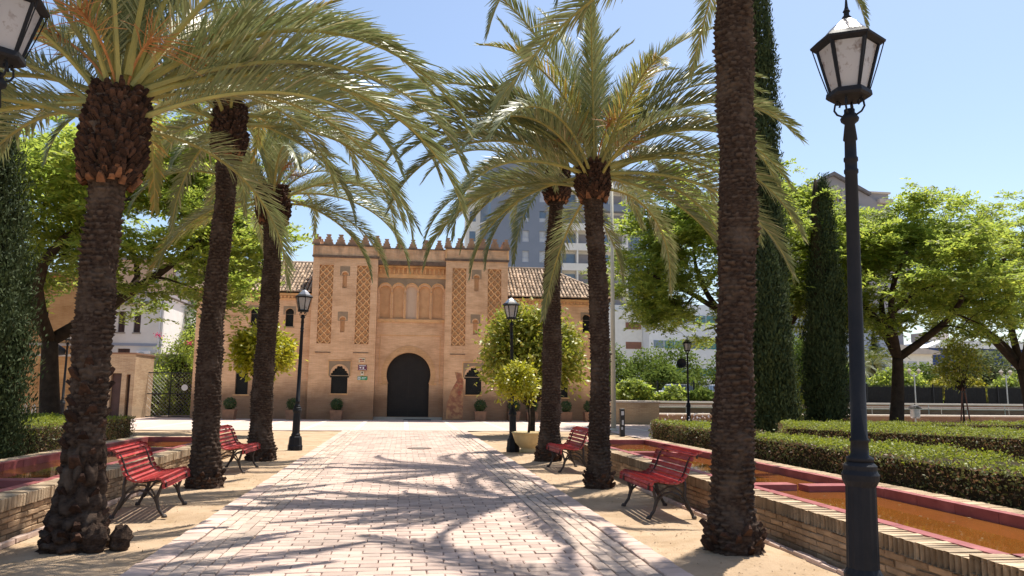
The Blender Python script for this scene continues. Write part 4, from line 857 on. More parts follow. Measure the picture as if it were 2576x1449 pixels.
# ================================================================== BOX HEDGES
def hedge(label, poly, h, seed, dens=700, top='hedge_top'):
    """poly: four ground corners, counter-clockwise"""
    rg = np.random.default_rng(seed); cx = np.mean([p[0] for p in poly]); cy = np.mean([p[1] for p in poly]); t = thing('box_hedge', label, 'hedge', (cx, cy, 0), 0, 'clipped box hedges')
    q = [np.array([p[0]-cx, p[1]-cy, 0.]) for p in poly]; ins = [p*.97 for p in q]
    hh = h-.06; MB().add([tuple(p) for p in ins]+[(p[0], p[1], hh) for p in ins], [(4,5,6,7),(0,1,5,4),(1,2,6,5),(2,3,7,6),(3,0,4,7)]).obj('twig_core', 'hedge_core', t)
    area = .5*abs(sum(q[i][0]*q[(i+1)%4][1]-q[(i+1)%4][0]*q[i][1] for i in range(4)))
    n = int(area*dens*2.2); u, v_ = rg.random(n)[:,None], rg.random(n)[:,None]; P = (q[0]*(1-u)+q[1]*u)*(1-v_)+(q[3]*(1-u)+q[2]*u)*v_
    sh = rg.random(n) < .02; P[:,2] = h-.05+sh*rg.uniform(0, .12, n)+.04*np.sin(P[:,0]*1.3+P[:,1]*.9)+.03*np.sin(P[:,0]*2.3+P[:,1]*1.7)+.02*np.sin(P[:,0]*5.3-P[:,1]*6.7)+rg.normal(0, .025, n)
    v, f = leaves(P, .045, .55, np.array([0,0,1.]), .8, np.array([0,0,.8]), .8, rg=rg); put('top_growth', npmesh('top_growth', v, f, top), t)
    parts = []
    for i in range(4):
        a, b = q[i], q[(i+1) % 4]; L = np.linalg.norm(b-a); m_ = int(L*h*dens*1.8); u = rg.random(m_)[:,None]; P = a*(1-u)+b*u; P[:,2] = rg.random(m_)**.85*h; nn = np.array([b[1]-a[1], -(b[0]-a[0]), 0])/L
        P += nn*(rg.normal(0, .035, m_)+.03*np.sin(P[:,0]*3+P[:,1]*2.7+P[:,2]*5))[:,None]; parts.append(leaves(P, .048, .55, nn, .9, np.array([0,0,.4])+nn*.5, .9, rg=rg))
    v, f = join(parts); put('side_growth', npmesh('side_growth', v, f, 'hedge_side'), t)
hedge('long low box hedge running directly along a basin', [(6.45, 5.0), (8.3, 5.0), (7.75, 15.3), (6.6, 15.2)], .82, 61)
hedge('short box hedge at the far corner of the hedge side basin', [(6.75, 16.1), (7.9, 16.1), (8.2, 20.6), (6.95, 21.1)], .82, 62)
hedge('second box hedge beyond the long one, towards the lone cypress', [(9.4, 18.2), (13.6, 11.9), (16.6, 15.2), (10.9, 21.2)], .82, 63, 560)
hedge('box hedge running back from the lone cypress foot', [(13.5, 22.2), (24.5, 22.6), (24.5, 24.0), (13.5, 23.6)], .75, 65, 420)
hedge('wide box hedge beside the dark cypress and its basin', [(-10.4, 17.2), (-7.2, 16.6), (-7.5, 23.0), (-10.2, 23.0)], .82, 64, 560)
# fan palm seedling pushing out of the long hedge
fp = thing('fan_palm_seedling', 'small pale fan palm leaf pushing out of the long hedge', 'fan palm', (6.38, 9.95, .36)); b = MB()
for k in range(11):
    a = R(-55+k*14); d = Vector((math.cos(a)*.5, math.sin(a)*.35-.05, .18-.14*abs(k-5)/5)); s_ = Vector((-math.sin(a), math.cos(a), .3))*.014; b.add([(0,0,0), tuple(d*.6+s_), tuple(d), tuple(d*.6-s_)], [(0,1,2,3)])
b.obj('leaf_blade', 'palm_leaf_yellow', fp, rot=(0,0,R(200))); MB().tube([(0,0,0),(.1,.02,-.1),(.2,.03,-.38)], .008, 5).obj('stalk', 'rachis', fp)
# flowers behind the short hedge
rg = np.random.default_rng(8); fl = thing('white_flowers', 'white flowering agapanthus clump between the box hedges', 'flowers', (8.6, 21.7, 0))
P = np.stack([rg.normal(0, .45, 80), rg.normal(0, .3, 80), rg.uniform(.6, 1.05, 80)], 1); v, f = leaves(P, .1, .5, rg=rg); stuff(put('petals', npmesh('petals', v, f, 'flower_white'), fl))
P = np.stack([rg.normal(0, .5, 260), rg.normal(0, .35, 260), rg.uniform(.0, .35, 260)], 1); v, f = leaves(P, .5, .07, None, .5, np.array([0,0,1.2]), .5, rg=rg); put('leaf_blades', npmesh('leaf_blades', v, f, 'leaf_tree_dark'), fl)

# ================================================================== LAMP POSTS
def make_lamp():
    t = thing('street_lamp', 'x', 'street lamp', (0,0,0), 0, 'iron lantern posts of the park')
    MB().lathe([(.20,-.05),(.20,.1),(.185,.13),(.17,.3),(.165,.33),(.145,.36)], 8, ph=R(22.5)).obj('plinth', 'lamp_iron', t)
    b = MB(); n = 24; prof = [(.12,.36),(.125,.40),(.104,.44),(.098,.98),(.118,1.02),(.124,1.06),(.108,1.09),(.11,1.12),(.07,1.16)]
    b.lathe(prof, n)
    pm = b.mesh('pedestal', 'lamp_iron')
    for i, v in enumerate(pm.vertices):
        ring, k = divmod(i, n)
        if ring in (2, 3) and k % 2: v.co.x *= .93; v.co.y *= .93
    put('pedestal', pm, t)
    MB().lathe([(.09,1.15),(.09,1.175),(.062,1.19),(.058,1.28),(.066,1.285),(.066,1.3),(.055,1.31),(.043,3.2),(.05,3.21),(.05,3.23),(.043,3.24),(.043,3.29),(.05,3.30),(.05,3.32),(.042,3.33),(.04,3.45),(.05,3.46),(.036,3.58),(.06,3.60),(.066,3.62),(.05,3.645),(.038,3.66),(.038,3.69),(.012,3.70)], 16).obj('post', 'lamp_iron', t, True)
    for k in range(4):
        a = R(45+90*k); c, s = math.cos(a), math.sin(a)
        MB().tube([(c*r, s*r, z) for r, z in ((.03,3.66),(.05,3.645),(.085,3.665),(.105,3.70),(.098,3.745),(.075,3.765),(.06,3.745),(.068,3.72))], .008, 5).obj('scroll_bracket', 'lamp_iron', t)
        MB().tube([(c*.085, s*.085, 3.74), (c*.09, s*.09, 3.80)], .008, 5).obj('bracket_rod', 'lamp_iron', t)
    lan = MB().lathe([(.145,3.775),(.16,3.79),(.155,3.825),(.13,3.83),(.11,3.80)], 6, ph=R(30)).obj('lantern_base', 'lamp_iron', t)
    zb, zt, rb, rt = 3.825, 4.18, .125, .212
    for k in range(6):
        a, a2 = R(30+60*k), R(90+60*k); p0, p1 = Vector((rb*math.cos(a), rb*math.sin(a), zb)), Vector((rt*math.cos(a), rt*math.sin(a), zt)); q0, q1 = Vector((rb*math.cos(a2), rb*math.sin(a2), zb)), Vector((rt*math.cos(a2), rt*math.sin(a2), zt))
        MB().tube([p0, p1], .013, 5).obj('corner_bar', 'lamp_iron', t); off = Vector((math.cos(a), math.sin(a), 0))*.028
        MB().tube([p0+off*.6, p0.lerp(p1, .5)+off, p1+off*1.2], .0045, 4).obj('outer_rod', 'lamp_iron', t)
        MB().add([tuple(p0*.985), tuple(q0*.985), tuple(q1*.985), tuple(p1*.985)], [(0,1,2,3)]) if False else None
        i0, i1, j0, j1 = [Vector((v.x*.97, v.y*.97, v.z)) for v in (p0, p1, q0, q1)]
        MB().add([tuple(i0), tuple(j0), tuple(j1), tuple(i1)], [(0,1,2,3)]).obj('pane', 'lamp_glass', t)
    MB().lathe([(.2,4.165),(.22,4.17),(.258,4.185),(.262,4.20),(.212,4.245),(.185,4.255)], 6, ph=R(30)).obj('lantern_brim', 'lamp_iron', t)
    MB().lathe([(.19,4.25),(.115,4.335),(.05,4.39),(.03,4.40)], 6, ph=R(30)).obj('lantern_roof', 'lamp_roof', t)
    MB().lathe([(.03,4.39),(.036,4.41),(.02,4.43),(.02,4.455),(.028,4.46),(.018,4.475),(.012,4.50),(.004,4.60)], 8).obj('finial', 'lamp_iron', t)
    MB().lathe([(.05,3.83),(.05,3.9),(.04,3.92),(.055,4.0),(.04,4.1)], 10).obj('bulb', 'sign_white', t)
    return t
lamp0 = make_lamp()
LAMPS = [((3.115, 5.0), 'dark lantern post beside the hedge side basin and the tallest palm', 1.0, (0, .022)), ((-2.80, 5.15), 'dark lantern post standing next to the lumpy palm', .985, (0, .03)),
         ((-2.87, 21.6), 'lantern post beside the palm with the swollen neck', .99, (0, .012)), ((3.0, 21.0), 'lantern post behind the bowl shaped planter', .955, (0, -.03)),
         ((-13.5, 33), 'lantern post with loudspeaker beside the ochre yard wall', .92, (0, .0)), ((13.75, 36), 'lantern post with loudspeaker in front of the canal wall', .97, (0, 0))]
for i, ((x, y), lab, sc, tilt) in enumerate(LAMPS):
    o = lamp0 if i == 0 else copytree(lamp0); o['label'] = lab; o.location = (x, y, 0); o.scale = (sc,)*3; o.rotation_euler = (tilt[0], tilt[1], R(10*i))
for (x, y), lab in (((-13.5, 33), 'round grey loudspeaker clamped to the lantern post by the yard wall'), ((13.75, 36), 'round dark loudspeaker clamped to the lantern post by the canal')):
    t = thing('loudspeaker', lab, 'loudspeaker', (x-.28, y-.05, 3.05), R(200)); MB().lathe([(.06,-.22),(.13,-.2),(.2,-.02),(.24,.1),(.25,.12),(.22,.11),(.05,.02)], 16).obj('horn', 'lamp_iron', t, rot=(0, R(78), R(25)))
    MB().tube([(0,0,-.1),(-.28,-.05,-.15)], .02, 6).obj('bracket', 'lamp_iron', t)

# ================================================================== RED SLATTED BENCHES
SLP = [(.475,.385),(.468,.445),(.415,.478),(.345,.470),(.275,.458),(.205,.450),(.135,.452),(.068,.480),(.018,.535),(-.015,.605),(-.042,.678),(-.072,.750),(-.118,.812),(-.18,.832)]
def make_bench(L=1.45):
    t = thing('park_bench', 'x', 'bench', (0,0,0), 0, 'red slatted benches beside the path'); h = L/2
    for i, (x, z) in enumerate(SLP):
        x0, z0 = SLP[max(i-1, 0)]; x1, z1 = SLP[min(i+1, len(SLP)-1)]; a = math.atan2(z1-z0, x1-x0)
        w_ = .029 if 1 < i < len(SLP)-1 else .027; b = MB(); b.brick(-w_, w_, -h, h, -.013, .013, .006, .0012); o = b.obj('slat', 'bench_red', t, loc=(x, random.uniform(-.006, .006), z), rot=(0, -a+(math.pi if False else 0), 0))
        bo = MB()
        for yy in (-h+.16, h-.16): bo.lathe([(.008,.012),(.008,.017),(.004,.019)], 6, (0, yy, 0))
        stuff(bo.obj('bolts', 'cast_iron', o))
    for yy in (-h+.16, h-.16):
        f = MB(); f.tube([(x-.0, yy, z-.026) for x, z in SLP], .016, 6); f.lathe([(.03,-.014),(.04,-.01),(.04,.01),(.03,.014)], 10, (-.2, yy, .79))
        f.v = [(v if k < len(SLP)*6 else (-.19+(v[2]-.79)*1., yy+(v[1]-yy)*.35, .785+(v[0]+.2))) for k, v in enumerate(f.v)]
        fo = f.obj('side_rail', 'cast_iron', t)
        MB().tube([(.44,yy,.43),(.405,yy,.33),(.37,yy,.22),(.40,yy,.10),(.455,yy,.02),(.475,yy,.0)], [.018,.02,.024,.021,.02,.024], 7).obj('leg', 'cast_iron', t, True)
        MB().tube([(-.0,yy,.50),(-.02,yy,.38),(-.01,yy,.26),(-.07,yy,.12),(-.12,yy,.02),(-.135,yy,.0)], [.018,.02,.024,.021,.02,.024], 7).obj('leg', 'cast_iron', t, True)
        MB().tube([(.40,yy,.10),(.35,yy,.22),(.27,yy,.30),(.17,yy,.325),(.07,yy,.29),(.0,yy,.2),(-.06,yy,.10)], .015, 6).obj('arched_brace', 'cast_iron', t, True)
        MB().tube([(.37,yy,.22),(.31,yy,.33),(.22,yy,.385),(.13,yy,.39),(.05,yy,.34),(-.01,yy,.27)], .013, 6).obj('arched_brace', 'cast_iron', t, True)
        for xf in (.475, -.135): MB().lathe([(.035,-.01),(.035,.012),(.02,.03)], 8, (xf, yy, 0)).obj('foot', 'cast_iron', t)
    return t
random.seed(31); bench0 = make_bench()
for i, (x, y, rz, lab) in enumerate(((3.63, 10.3, 180, 'red slatted bench against the hedge side basin between the tallest palm and the arching palm'), (-3.42, 10.85, 3, 'red slatted bench beside the lumpy palm, against the cypress side basin'),
        (3.62, 16.0, 181, 'red slatted bench between the arching palm and the bowl planter palm'), (-3.45, 16.1, -2, 'red slatted bench between the slender palm and the swollen necked palm'))):
    o = bench0 if i == 0 else copytree(bench0); o['label'] = lab; o.location = (x, y, .012); o.rotation_euler = (0, 0, R(rz))

# ================================================================== BOWL WITH ORANGE TREE, BOLLARD, POLE, BIN, SAPLING
t = thing('bowl_planter', 'wide ochre stone bowl planter on a low foot by a lantern post', 'planter', (3.36, 20.6, 0))
MB().lathe([(.25,-.02),(.25,.06),(.2,.09),(.24,.13),(.36,.26),(.42,.42),(.44,.5),(.46,.51),(.46,.53),(.41,.535),(.40,.5)], 28).obj('bowl', 'bowl_stone', t, True); MB().lathe([(.40,.49),(.2,.51),(.02,.515)], 20).obj('soil', 'soil', t)
citrus('orange_tree', 'small clipped orange tree with bare stem growing in the ochre bowl', (3.36, 20.6, .5), .75, (-.33, 0, 1.3), (.55, .55, .5), 43, 2600, 'leaf_orange', .03, .12, nb=46)
t = thing('bollard', 'dark square information post with white stickers on the plaza edge', 'bollard', (8.1, 28, 0)); MB().brick(-.085, .085, -.07, .07, 0, 1.02, .012).obj('post', 'black_metal', t)
for z0, z1, x0, x1 in ((.78, .93, -.05, .05), (.42, .6, -.03, .04), (.25, .35, -.05, .01)): MB().box(x0, x1, -.074, -.0705, z0, z1).obj('sticker', 'shutter', t)
t = thing('flagpole', 'pale tapering flagpole standing at the plaza end of the palace', 'flagpole', (8.85, 31.9, 0)); MB().tube([(0,0,0),(0,0,6.),(0,0,12.4)], [.11,.085,.05], 12).obj('pole', 'bronze_pole', t, True); MB().lathe([(.2,0),(.2,.06),(.13,.1),(.11,.12)], 12).obj('base', 'bronze_pole', t); MB().lathe([(.02,0),(.07,.06),(.02,.13)], 10, (0,0,12.4)).obj('finial', 'metal_grey', t)
t = thing('litter_bin', 'small round steel litter bin behind the forked tree', 'litter bin', (27.2, 38, 0)); MB().tube([(0,0,0),(0,0,.5)], .04, 8).obj('post', 'metal_grey', t); MB().lathe([(.2,.42),(.24,.5),(.25,.9),(.24,.9),(.19,.52)], 16).obj('drum', 'metal_grey', t); MB().lathe([(.32,.94),(.33,.98),(.25,1.07),(.06,1.13),(.02,1.2)], 16).obj('cover', 'cast_iron', t)
MB().tube([(.2,0,.88),(.28,0,.96)], .012, 5).obj('strut', 'cast_iron', t); MB().tube([(-.2,0,.88),(-.28,0,.96)], .012, 5).obj('strut', 'cast_iron', t)
citrus('sapling', 'staked sapling with conical olive crown on the paved side plaza', (27.2, 34.4, 0), 1.9, (0, 0, 3.15), (.95, .95, 1.25), 44, 2600, 'leaf_lime', .04, .17, nb=50, cat='sapling')
for k, xx in enumerate((-.28, .3)):
    t = thing('tree_stake', 'reddish wooden stake leaning against the sapling '+('from the bin side' if k == 0 else 'from the fence side'), 'stake', (27.2+xx, 34.3, 0), 0, 'stakes of the sapling'); MB().tube([(0,0,0),(-xx*.85,0,2.05)], .035, 6).obj('pole', 'wood_stake', t); MB().tube([(-xx*.75-.05,-.03,1.82),(-xx*.75+.06,-.03,1.84)], .04, 6).obj('tie', 'cast_iron', t)

# ================================================================== LEFT BACKGROUND
def bush(name, label, cat, base, radii, seed, n, lm, size, group=None, lobes=9, stem=True):
    rg = np.random.default_rng(seed); t = thing(name, label, cat, base, 0, group); radii = np.array(radii, float)
    K = unit(rg.normal(size=(lobes,3))); K[:,2] = np.abs(K[:,2]); C_ = K*radii*.55+np.array([0,0,radii[2]*.15]); i = rg.integers(lobes, size=n); d = unit(rg.normal(size=(n,3)))
    P = C_[i]+d*radii*.5*rg.uniform(.75, 1.05, (n,1)); P[:,2] = np.maximum(P[:,2], .02)
    v, f = leaves(P, size, .55, d+np.array([0,0,.3]), .6, rg=rg); put('foliage', npmesh('foliage', v, f, lm), t)
    b = MB()
    for k in range(lobes): b.tube([(0,0,0), tuple(C_[k]*.5+np.array([0,0,.1])), tuple(C_[k])], [.05,.035,.015], 5, False)
    b.obj('stems', 'tree_bark', t); b = MB().lathe([(radii[:2].mean()*.4,.0),(radii[:2].mean()*.5,radii[2]*.3),(radii[:2].mean()*.3,radii[2]*.6),(.05,radii[2]*.75)], 10).obj('inner_foliage', 'hedge_core', t); return t
yw = thing('yard_wall', 'ochre brick yard wall behind the feathery tree', 'wall', (-21, 43, 0))
MB().box(-9, 4.9, 0, .4, 0, 3.2).obj('wall', 'yard_brick', yw); MB().prism([(-9, 3.2), (4.95, 3.2), (4.95, 3.32), (-9, 3.32)], -.05, .45).obj('coping', 'concrete', yw)
for x in (-6, -3.2, -.4, 2.4): MB().box(x-.2, x+.2, -.09, -.001, 0, 3.19).obj('pilaster', 'yard_brick', yw)
gh = thing('gatehouse', 'pale brick gatehouse with narrow dark doorways beside the mesh gate', 'gatehouse', (-15.0, 42.4, 0))
MB().holed(rect(-1.1, 1.05, 0, 3.35), [[(-.1, .005), (.42, .005), (.42, 2.35), (-.1, 2.35)], [(.66, .005), (.86, .005), (.86, 2.3), (.66, 2.3)]], 0, .3).obj('front_wall', 'yard_brick_pale', gh)
MB().box(-1.06, 1.01, .32, 2.95, 0, 3.3).obj('rear_wall', 'window_brown', gh); MB().box(-1.1, -1.07, .301, 3, 0, 3.349).obj('side_wall', 'yard_brick_pale', gh); MB().box(1.02, 1.05, .301, 3, 0, 3.349).obj('side_wall', 'yard_brick_pale', gh)
MB().box(-1.14, 1.09, -.04, 3.05, 3.35, 3.43).obj('coping', 'terracotta', gh); MB().box(-.08, .4, .2, .26, .02, 2.33).obj('door', 'window_brown', gh)
# bicycle rack of bent hoops
br = thing('bicycle_rack', 'row of bent steel hoops standing before the ochre yard wall', 'bicycle rack', (-18.2, 41.6, 0)); MB().box(-1.6, 1.6, -.03, .03, .0, .05).obj('base_rail', 'metal_grey', br)
for k in range(8): x = -1.45+k*.41; MB().tube([(x,0,.04),(x+.02,0,.6),(x+.09,0,.74),(x+.16,0,.6),(x+.18,0,.04)], .022, 6).obj('hoop', 'metal_grey', br)
wh = thing('white_house', 'white plastered house with narrow brown windows behind the gatehouse', 'house', (-19, 52, 0)); hs = [rect(x, x+.42, 5.15, 6.5) for x in (.65, 1.6, -1.3, -2.4)]+[rect(.75, 1.5, 2.2, 4.1)]
MB().holed(rect(-7, 3.4, 0, 7.6), hs, 0, .18).obj('wall', 'white_plaster', wh); MB().box(-7, 3.4, .21, 8, 0, 7.55).obj('inner_wall', 'white_plaster', wh)
for h in hs:
    o = MB().add([(h[0][0],.14,h[0][1]),(h[1][0],.14,h[1][1]),(h[2][0],.14,h[2][1]),(h[3][0],.14,h[3][1])], [(0,1,2,3)]).obj('window', 'window_brown', wh); MB().box(h[0][0]-.06, h[1][0]+.06, -.05, .1, h[0][1]-.09, h[0][1]).obj('sill', 'concrete', o); MB().box((h[0][0]+h[1][0])/2-.02, (h[0][0]+h[1][0])/2+.02, .09, .13, h[0][1], h[2][1]).obj('mullion', 'window_brown', o)
MB().box(-7, 3.42, -.06, 0, 4.28, 4.45).obj('string_course', 'blue_grey_wall', wh); MB().box(-7.2, 3.6, -.25, 8.2, 7.6, 7.78).obj('roof', 'grey_wall', wh); MB().tube([(3.2,-.06,.5),(3.2,-.06,7.5)], .05, 8).obj('downpipe', 'white_wall', wh); MB().box(-1., 2.6, -.4, 0, 7.0, 7.12).obj('canopy', 'grey_wall', wh)
ac = thing('air_conditioner', 'white outdoor air conditioner unit on the white house wall', 'air conditioner', (-16.6, 51.75, 3.35)); MB().brick(-.4, .4, -.16, .16, 0, .62, .03).obj('casing', 'white_wall', ac); MB().lathe([(.22,0),(.24,.01),(.2,.02)], 16).obj('fan_grille', 'metal_grey', ac, loc=(-.08,-.165,.31), rot=(R(90),0,0))
cw = thing('concrete_wall', 'weathered concrete yard wall between white house and creeper', 'wall', (-15.1, 49.6, 0)); MB().box(-1.5, 1.5, 0, .3, 0, 3.55).obj('wall', 'concrete', cw); MB().box(-1.55, 1.55, -.06, .36, 3.55, 3.68).obj('coping', 'pale_coping', cw); MB().box(.5, .95, -.05, -.001, 0, 3.5).obj('pilaster', 'concrete', cw)
bush('climbing_bush', 'tall creeper hedge with pink blooms between gate and palace', 'creeper', (-13.6, 49.2, 0), (1.9, 1.4, 4.9), 71, 9000, 'leaf_tree', .17, lobes=16)
bush('climbing_bush', 'lower leafy hedge behind the mesh gate', 'creeper', (-14.9, 47.6, 0), (1.8, 1.2, 2.7), 72, 6000, 'leaf_tree', .16, lobes=14)
rg = np.random.default_rng(9)
for (x, z, lab) in ((-14.75, 4.75, 'bright pink bougainvillea blooms at the creeper corner'), (-12.95, 4.35, 'small pink bougainvillea cluster lower on the creeper')):
    t = thing('pink_blooms', lab, 'flowers', (x, 48.5, z)); P = rg.normal(size=(50,3))*np.array([.13,.08,.07]); v, f = leaves(P, .09, .8, rg=rg); stuff(put('petals', npmesh('petals', v, f, 'flower_pink'), t)); MB().tube([(0,0,0),(.1,.4,-.3)], .02, 5).obj('twig', 'tree_bark', t)
bush('dark_tree', 'dark green bushy tree between the white house and tan flats', 'tree', (-15.6, 58, 0), (2.6, 2.2, 8.2), 73, 5200, 'leaf_tree_dark', .3, lobes=14)
gt = thing('mesh_gate', 'diamond mesh metal gate between gatehouse and palace', 'gate', (-12.75, 44.6, 0)); W = 1.45; H_ = 2.45
for sx in (-1, 1): MB().tube([(sx*W,0,0),(sx*W,0,H_)], .04, 6).obj('post', 'black_metal', gt)
MB().tube([(0,0,.05),(0,0,H_)], .03, 6).obj('post', 'black_metal', gt); MB().tube([(-W,0,H_),(W,0,H_)], .03, 6).obj('rail', 'black_metal', gt); MB().tube([(-W,0,1.3),(W,0,1.3)], .025, 6).obj('rail', 'black_metal', gt); MB().tube([(-W,0,.06),(W,0,.06)], .03, 6).obj('rail', 'black_metal', gt)
b = MB(); k = -H_
while k < 2*W:
    for sg in (1, -1):
        x0, x1 = k, k+H_; a = max(0, -x0)/(x1-x0); c = min(1, (2*W-x0)/(x1-x0))
        if c > a:
            pa = (x0+(x1-x0)*a, H_*a); pc = (x0+(x1-x0)*c, H_*c); b.tube([(sg*(pa[0]-W), 0, pa[1]), (sg*(pc[0]-W), 0, pc[1])], .0065, 3, False)
    k += .2
stuff(b.obj('diamond_mesh', 'metal_grey', gt)); MB().lathe([(.17,-.01),(.17,.01)], 16).obj('round_sign', 'sign_white', gt, loc=(.75,-.03,1.65), rot=(R(90),0,0))
tb = thing('tan_flats', 'tan apartment block with grey windows seen beyond the dark tree', 'building', (-22, 78, 0)); hs = [rect(x, x+1.1, z, z+1.5) for x in (-3.2, -.6, 2.0, 4.2) for z in (2.5, 5.6, 8.7, 11.8)]
MB().holed(rect(-8, 7, 0, 14), hs, 0, .25).obj('wall', 'tan_wall', tb); MB().box(-8, 7, .3, 9, 0, 13.9).obj('inner_wall', 'tan_wall', tb); MB().box(-8.2, 7.2, -.2, 9.2, 14, 14.4).obj('roof', 'slate_roof', tb)
for h in hs: o = MB().add([(p[0],.2,p[1]) for p in h], [(0,1,2,3)]).obj('window', 'glass_blue', tb); MB().box(h[0][0], h[1][0], .1, .16, h[0][1]+.75, h[2][1]).obj('blind', 'shutter', o)
lb = thing('ochre_house', 'ochre house with small window above the yard wall', 'house', (-24, 50, 0)); hs = [rect(1.6, 2.3, 5.0, 6.2), rect(-1, -.3, 5.0, 6.2)]
MB().holed(rect(-6, 4.8, 0, 8.4), hs, 0, .2).obj('wall', 'yard_brick', lb); MB().box(-6, 4.8, .22, 8, 0, 8.3).obj('inner_wall', 'tan_wall', lb); MB().box(-6.3, 5.1, -.3, 8.3, 8.4, 8.6).obj('roof', 'terracotta', lb); MB().box(-6, 4.85, -.12, 0, 4.1, 4.25).obj('string_course', 'concrete', lb)
for h in hs: MB().add([(p[0],.17,p[1]) for p in h], [(0,1,2,3)]).obj('window', 'window_dark', lb)

# ================================================================== RIGHT BACKGROUND
lw = thing('plaza_wall', 'low pale brick wall at the plaza end of the palace', 'wall', (11.9, 38.3, 0)); MB().box(-1.4, 1.15, 0, .5, 0, 1.12).obj('wall', 'yard_brick_pale', lw); MB().brick(-1.45, 1.2, -.05, .55, 1.12, 1.22, .02).obj('coping', 'pale_coping', lw)
def lowwall(label, x0, x1, y, z0, h, m, cop):
    t = thing('canal_wall', label, 'wall', ((x0+x1)/2, y, z0)); w_ = (x1-x0)/2; MB().box(-w_, w_, 0, .5, -z0, h).obj('wall', m, t); MB().brick(-w_, w_, -.06, .56, h, h+.09, .015).obj('coping', cop, t); return t
lowwall('near canal wall of dark brick with pale coping', 13.2, 80, 42, 0, .4, 'canal_brick', 'pale_coping'); lowwall('inner canal wall with pale coping across the water', 13.2, 80, 51.5, 0, .62, 'canal_brick', 'pale_coping'); lowwall('upper terrace wall of dark brick below the black fence', 13.2, 90, 56, 0, .95, 'canal_brick', 'concrete')
sheet('canal_water', 13.2, 80, 42.5, 51.5, .3, 'canal_water'); sheet('terrace', 13.2, 90, 52, 56, .6, 'concrete'); sheet('upper_ground', 13, 110, 56.4, 150, .9, 'ground')
rl = thing('canal_railing', 'thin pale handrail running along the canal terrace', 'railing', (46, 50.2, 0)); 
for z in (1.0, .72): MB().tube([(-33,0,z),(34,0,z)], .04 if z > .9 else .018, 6).obj('rail', 'concrete', rl)
for i in range(23): MB().tube([(-33+i*3,0,.2),(-33+i*3,0,1.0)], .025, 5).obj('post', 'metal_grey', rl)
rl = thing('canal_railing', 'thin grey railing on the near canal wall', 'railing', (46, 42.3, .45)); MB().tube([(-32,0,.5),(34,0,.5)], .016, 5).obj('rail', 'metal_grey', rl)
for i in range(15): MB().tube([(-32+i*4.5,0,0),(-32+i*4.5,0,.5)], .014, 5).obj('post', 'metal_grey', rl)
fe = thing('black_fence', 'long black bar fence along the upper terrace', 'fence', (55, 59, .9)); b = MB(); i = 0
x = -41.
while x < 40: b.tube([(x,0,.05),(x,0,1.62)], .024, 3, False); x += .13
stuff(b.obj('bars', 'black_metal', fe))
for j in range(16): MB().box(-25.9+j*4, -22.1+j*4, .06, .075, .1, 1.45).obj('shade_sheet', 'black_metal', fe)  # added dark sheets imitating the shaded hedge backdrop between the bars
for z in (.12, 1.5): MB().tube([(-41,0,z),(40,0,z)], .03, 4).obj('rail', 'black_metal', fe)
for i in range(28): MB().box(-41+i*3-.05, -41+i*3+.05, -.05, .05, 0, 1.7).obj('post', 'black_metal', fe)
t = thing('brick_pillar', 'reddish brick pillar standing in the black fence', 'pillar', (34.6, 58.6, .9)); MB().box(-.4, .4, -.3, .3, 0, 1.75).obj('shaft', 'canal_brick', t); MB().brick(-.48, .48, -.38, .38, 1.75, 1.87, .03).obj('cap', 'pale_coping', t)
for i, (x, y, lab) in enumerate(((41.2, 57.4, 'double headed pale lamp post in front of the black fence'), (49.5, 57.4, 'double headed pale lamp post by the yellow shrubs'))):
    t = thing('double_lamp', lab, 'street lamp', (x, y, .9)); MB().tube([(0,0,0),(0,0,2.5)], .05, 8).obj('post', 'metal_grey', t)
    MB().tube([(-.42,0,2.55),(-.2,0,2.35),(0,0,2.3),(.2,0,2.35),(.42,0,2.55)], .03, 6).obj('arm', 'metal_grey', t)
    for sx in (-.42, .42): MB().lathe([(.07,2.52),(.15,2.75),(.2,2.77),(.1,2.87),(.03,2.95)], 6, (sx,0,0)).obj('lantern', 'concrete', t)
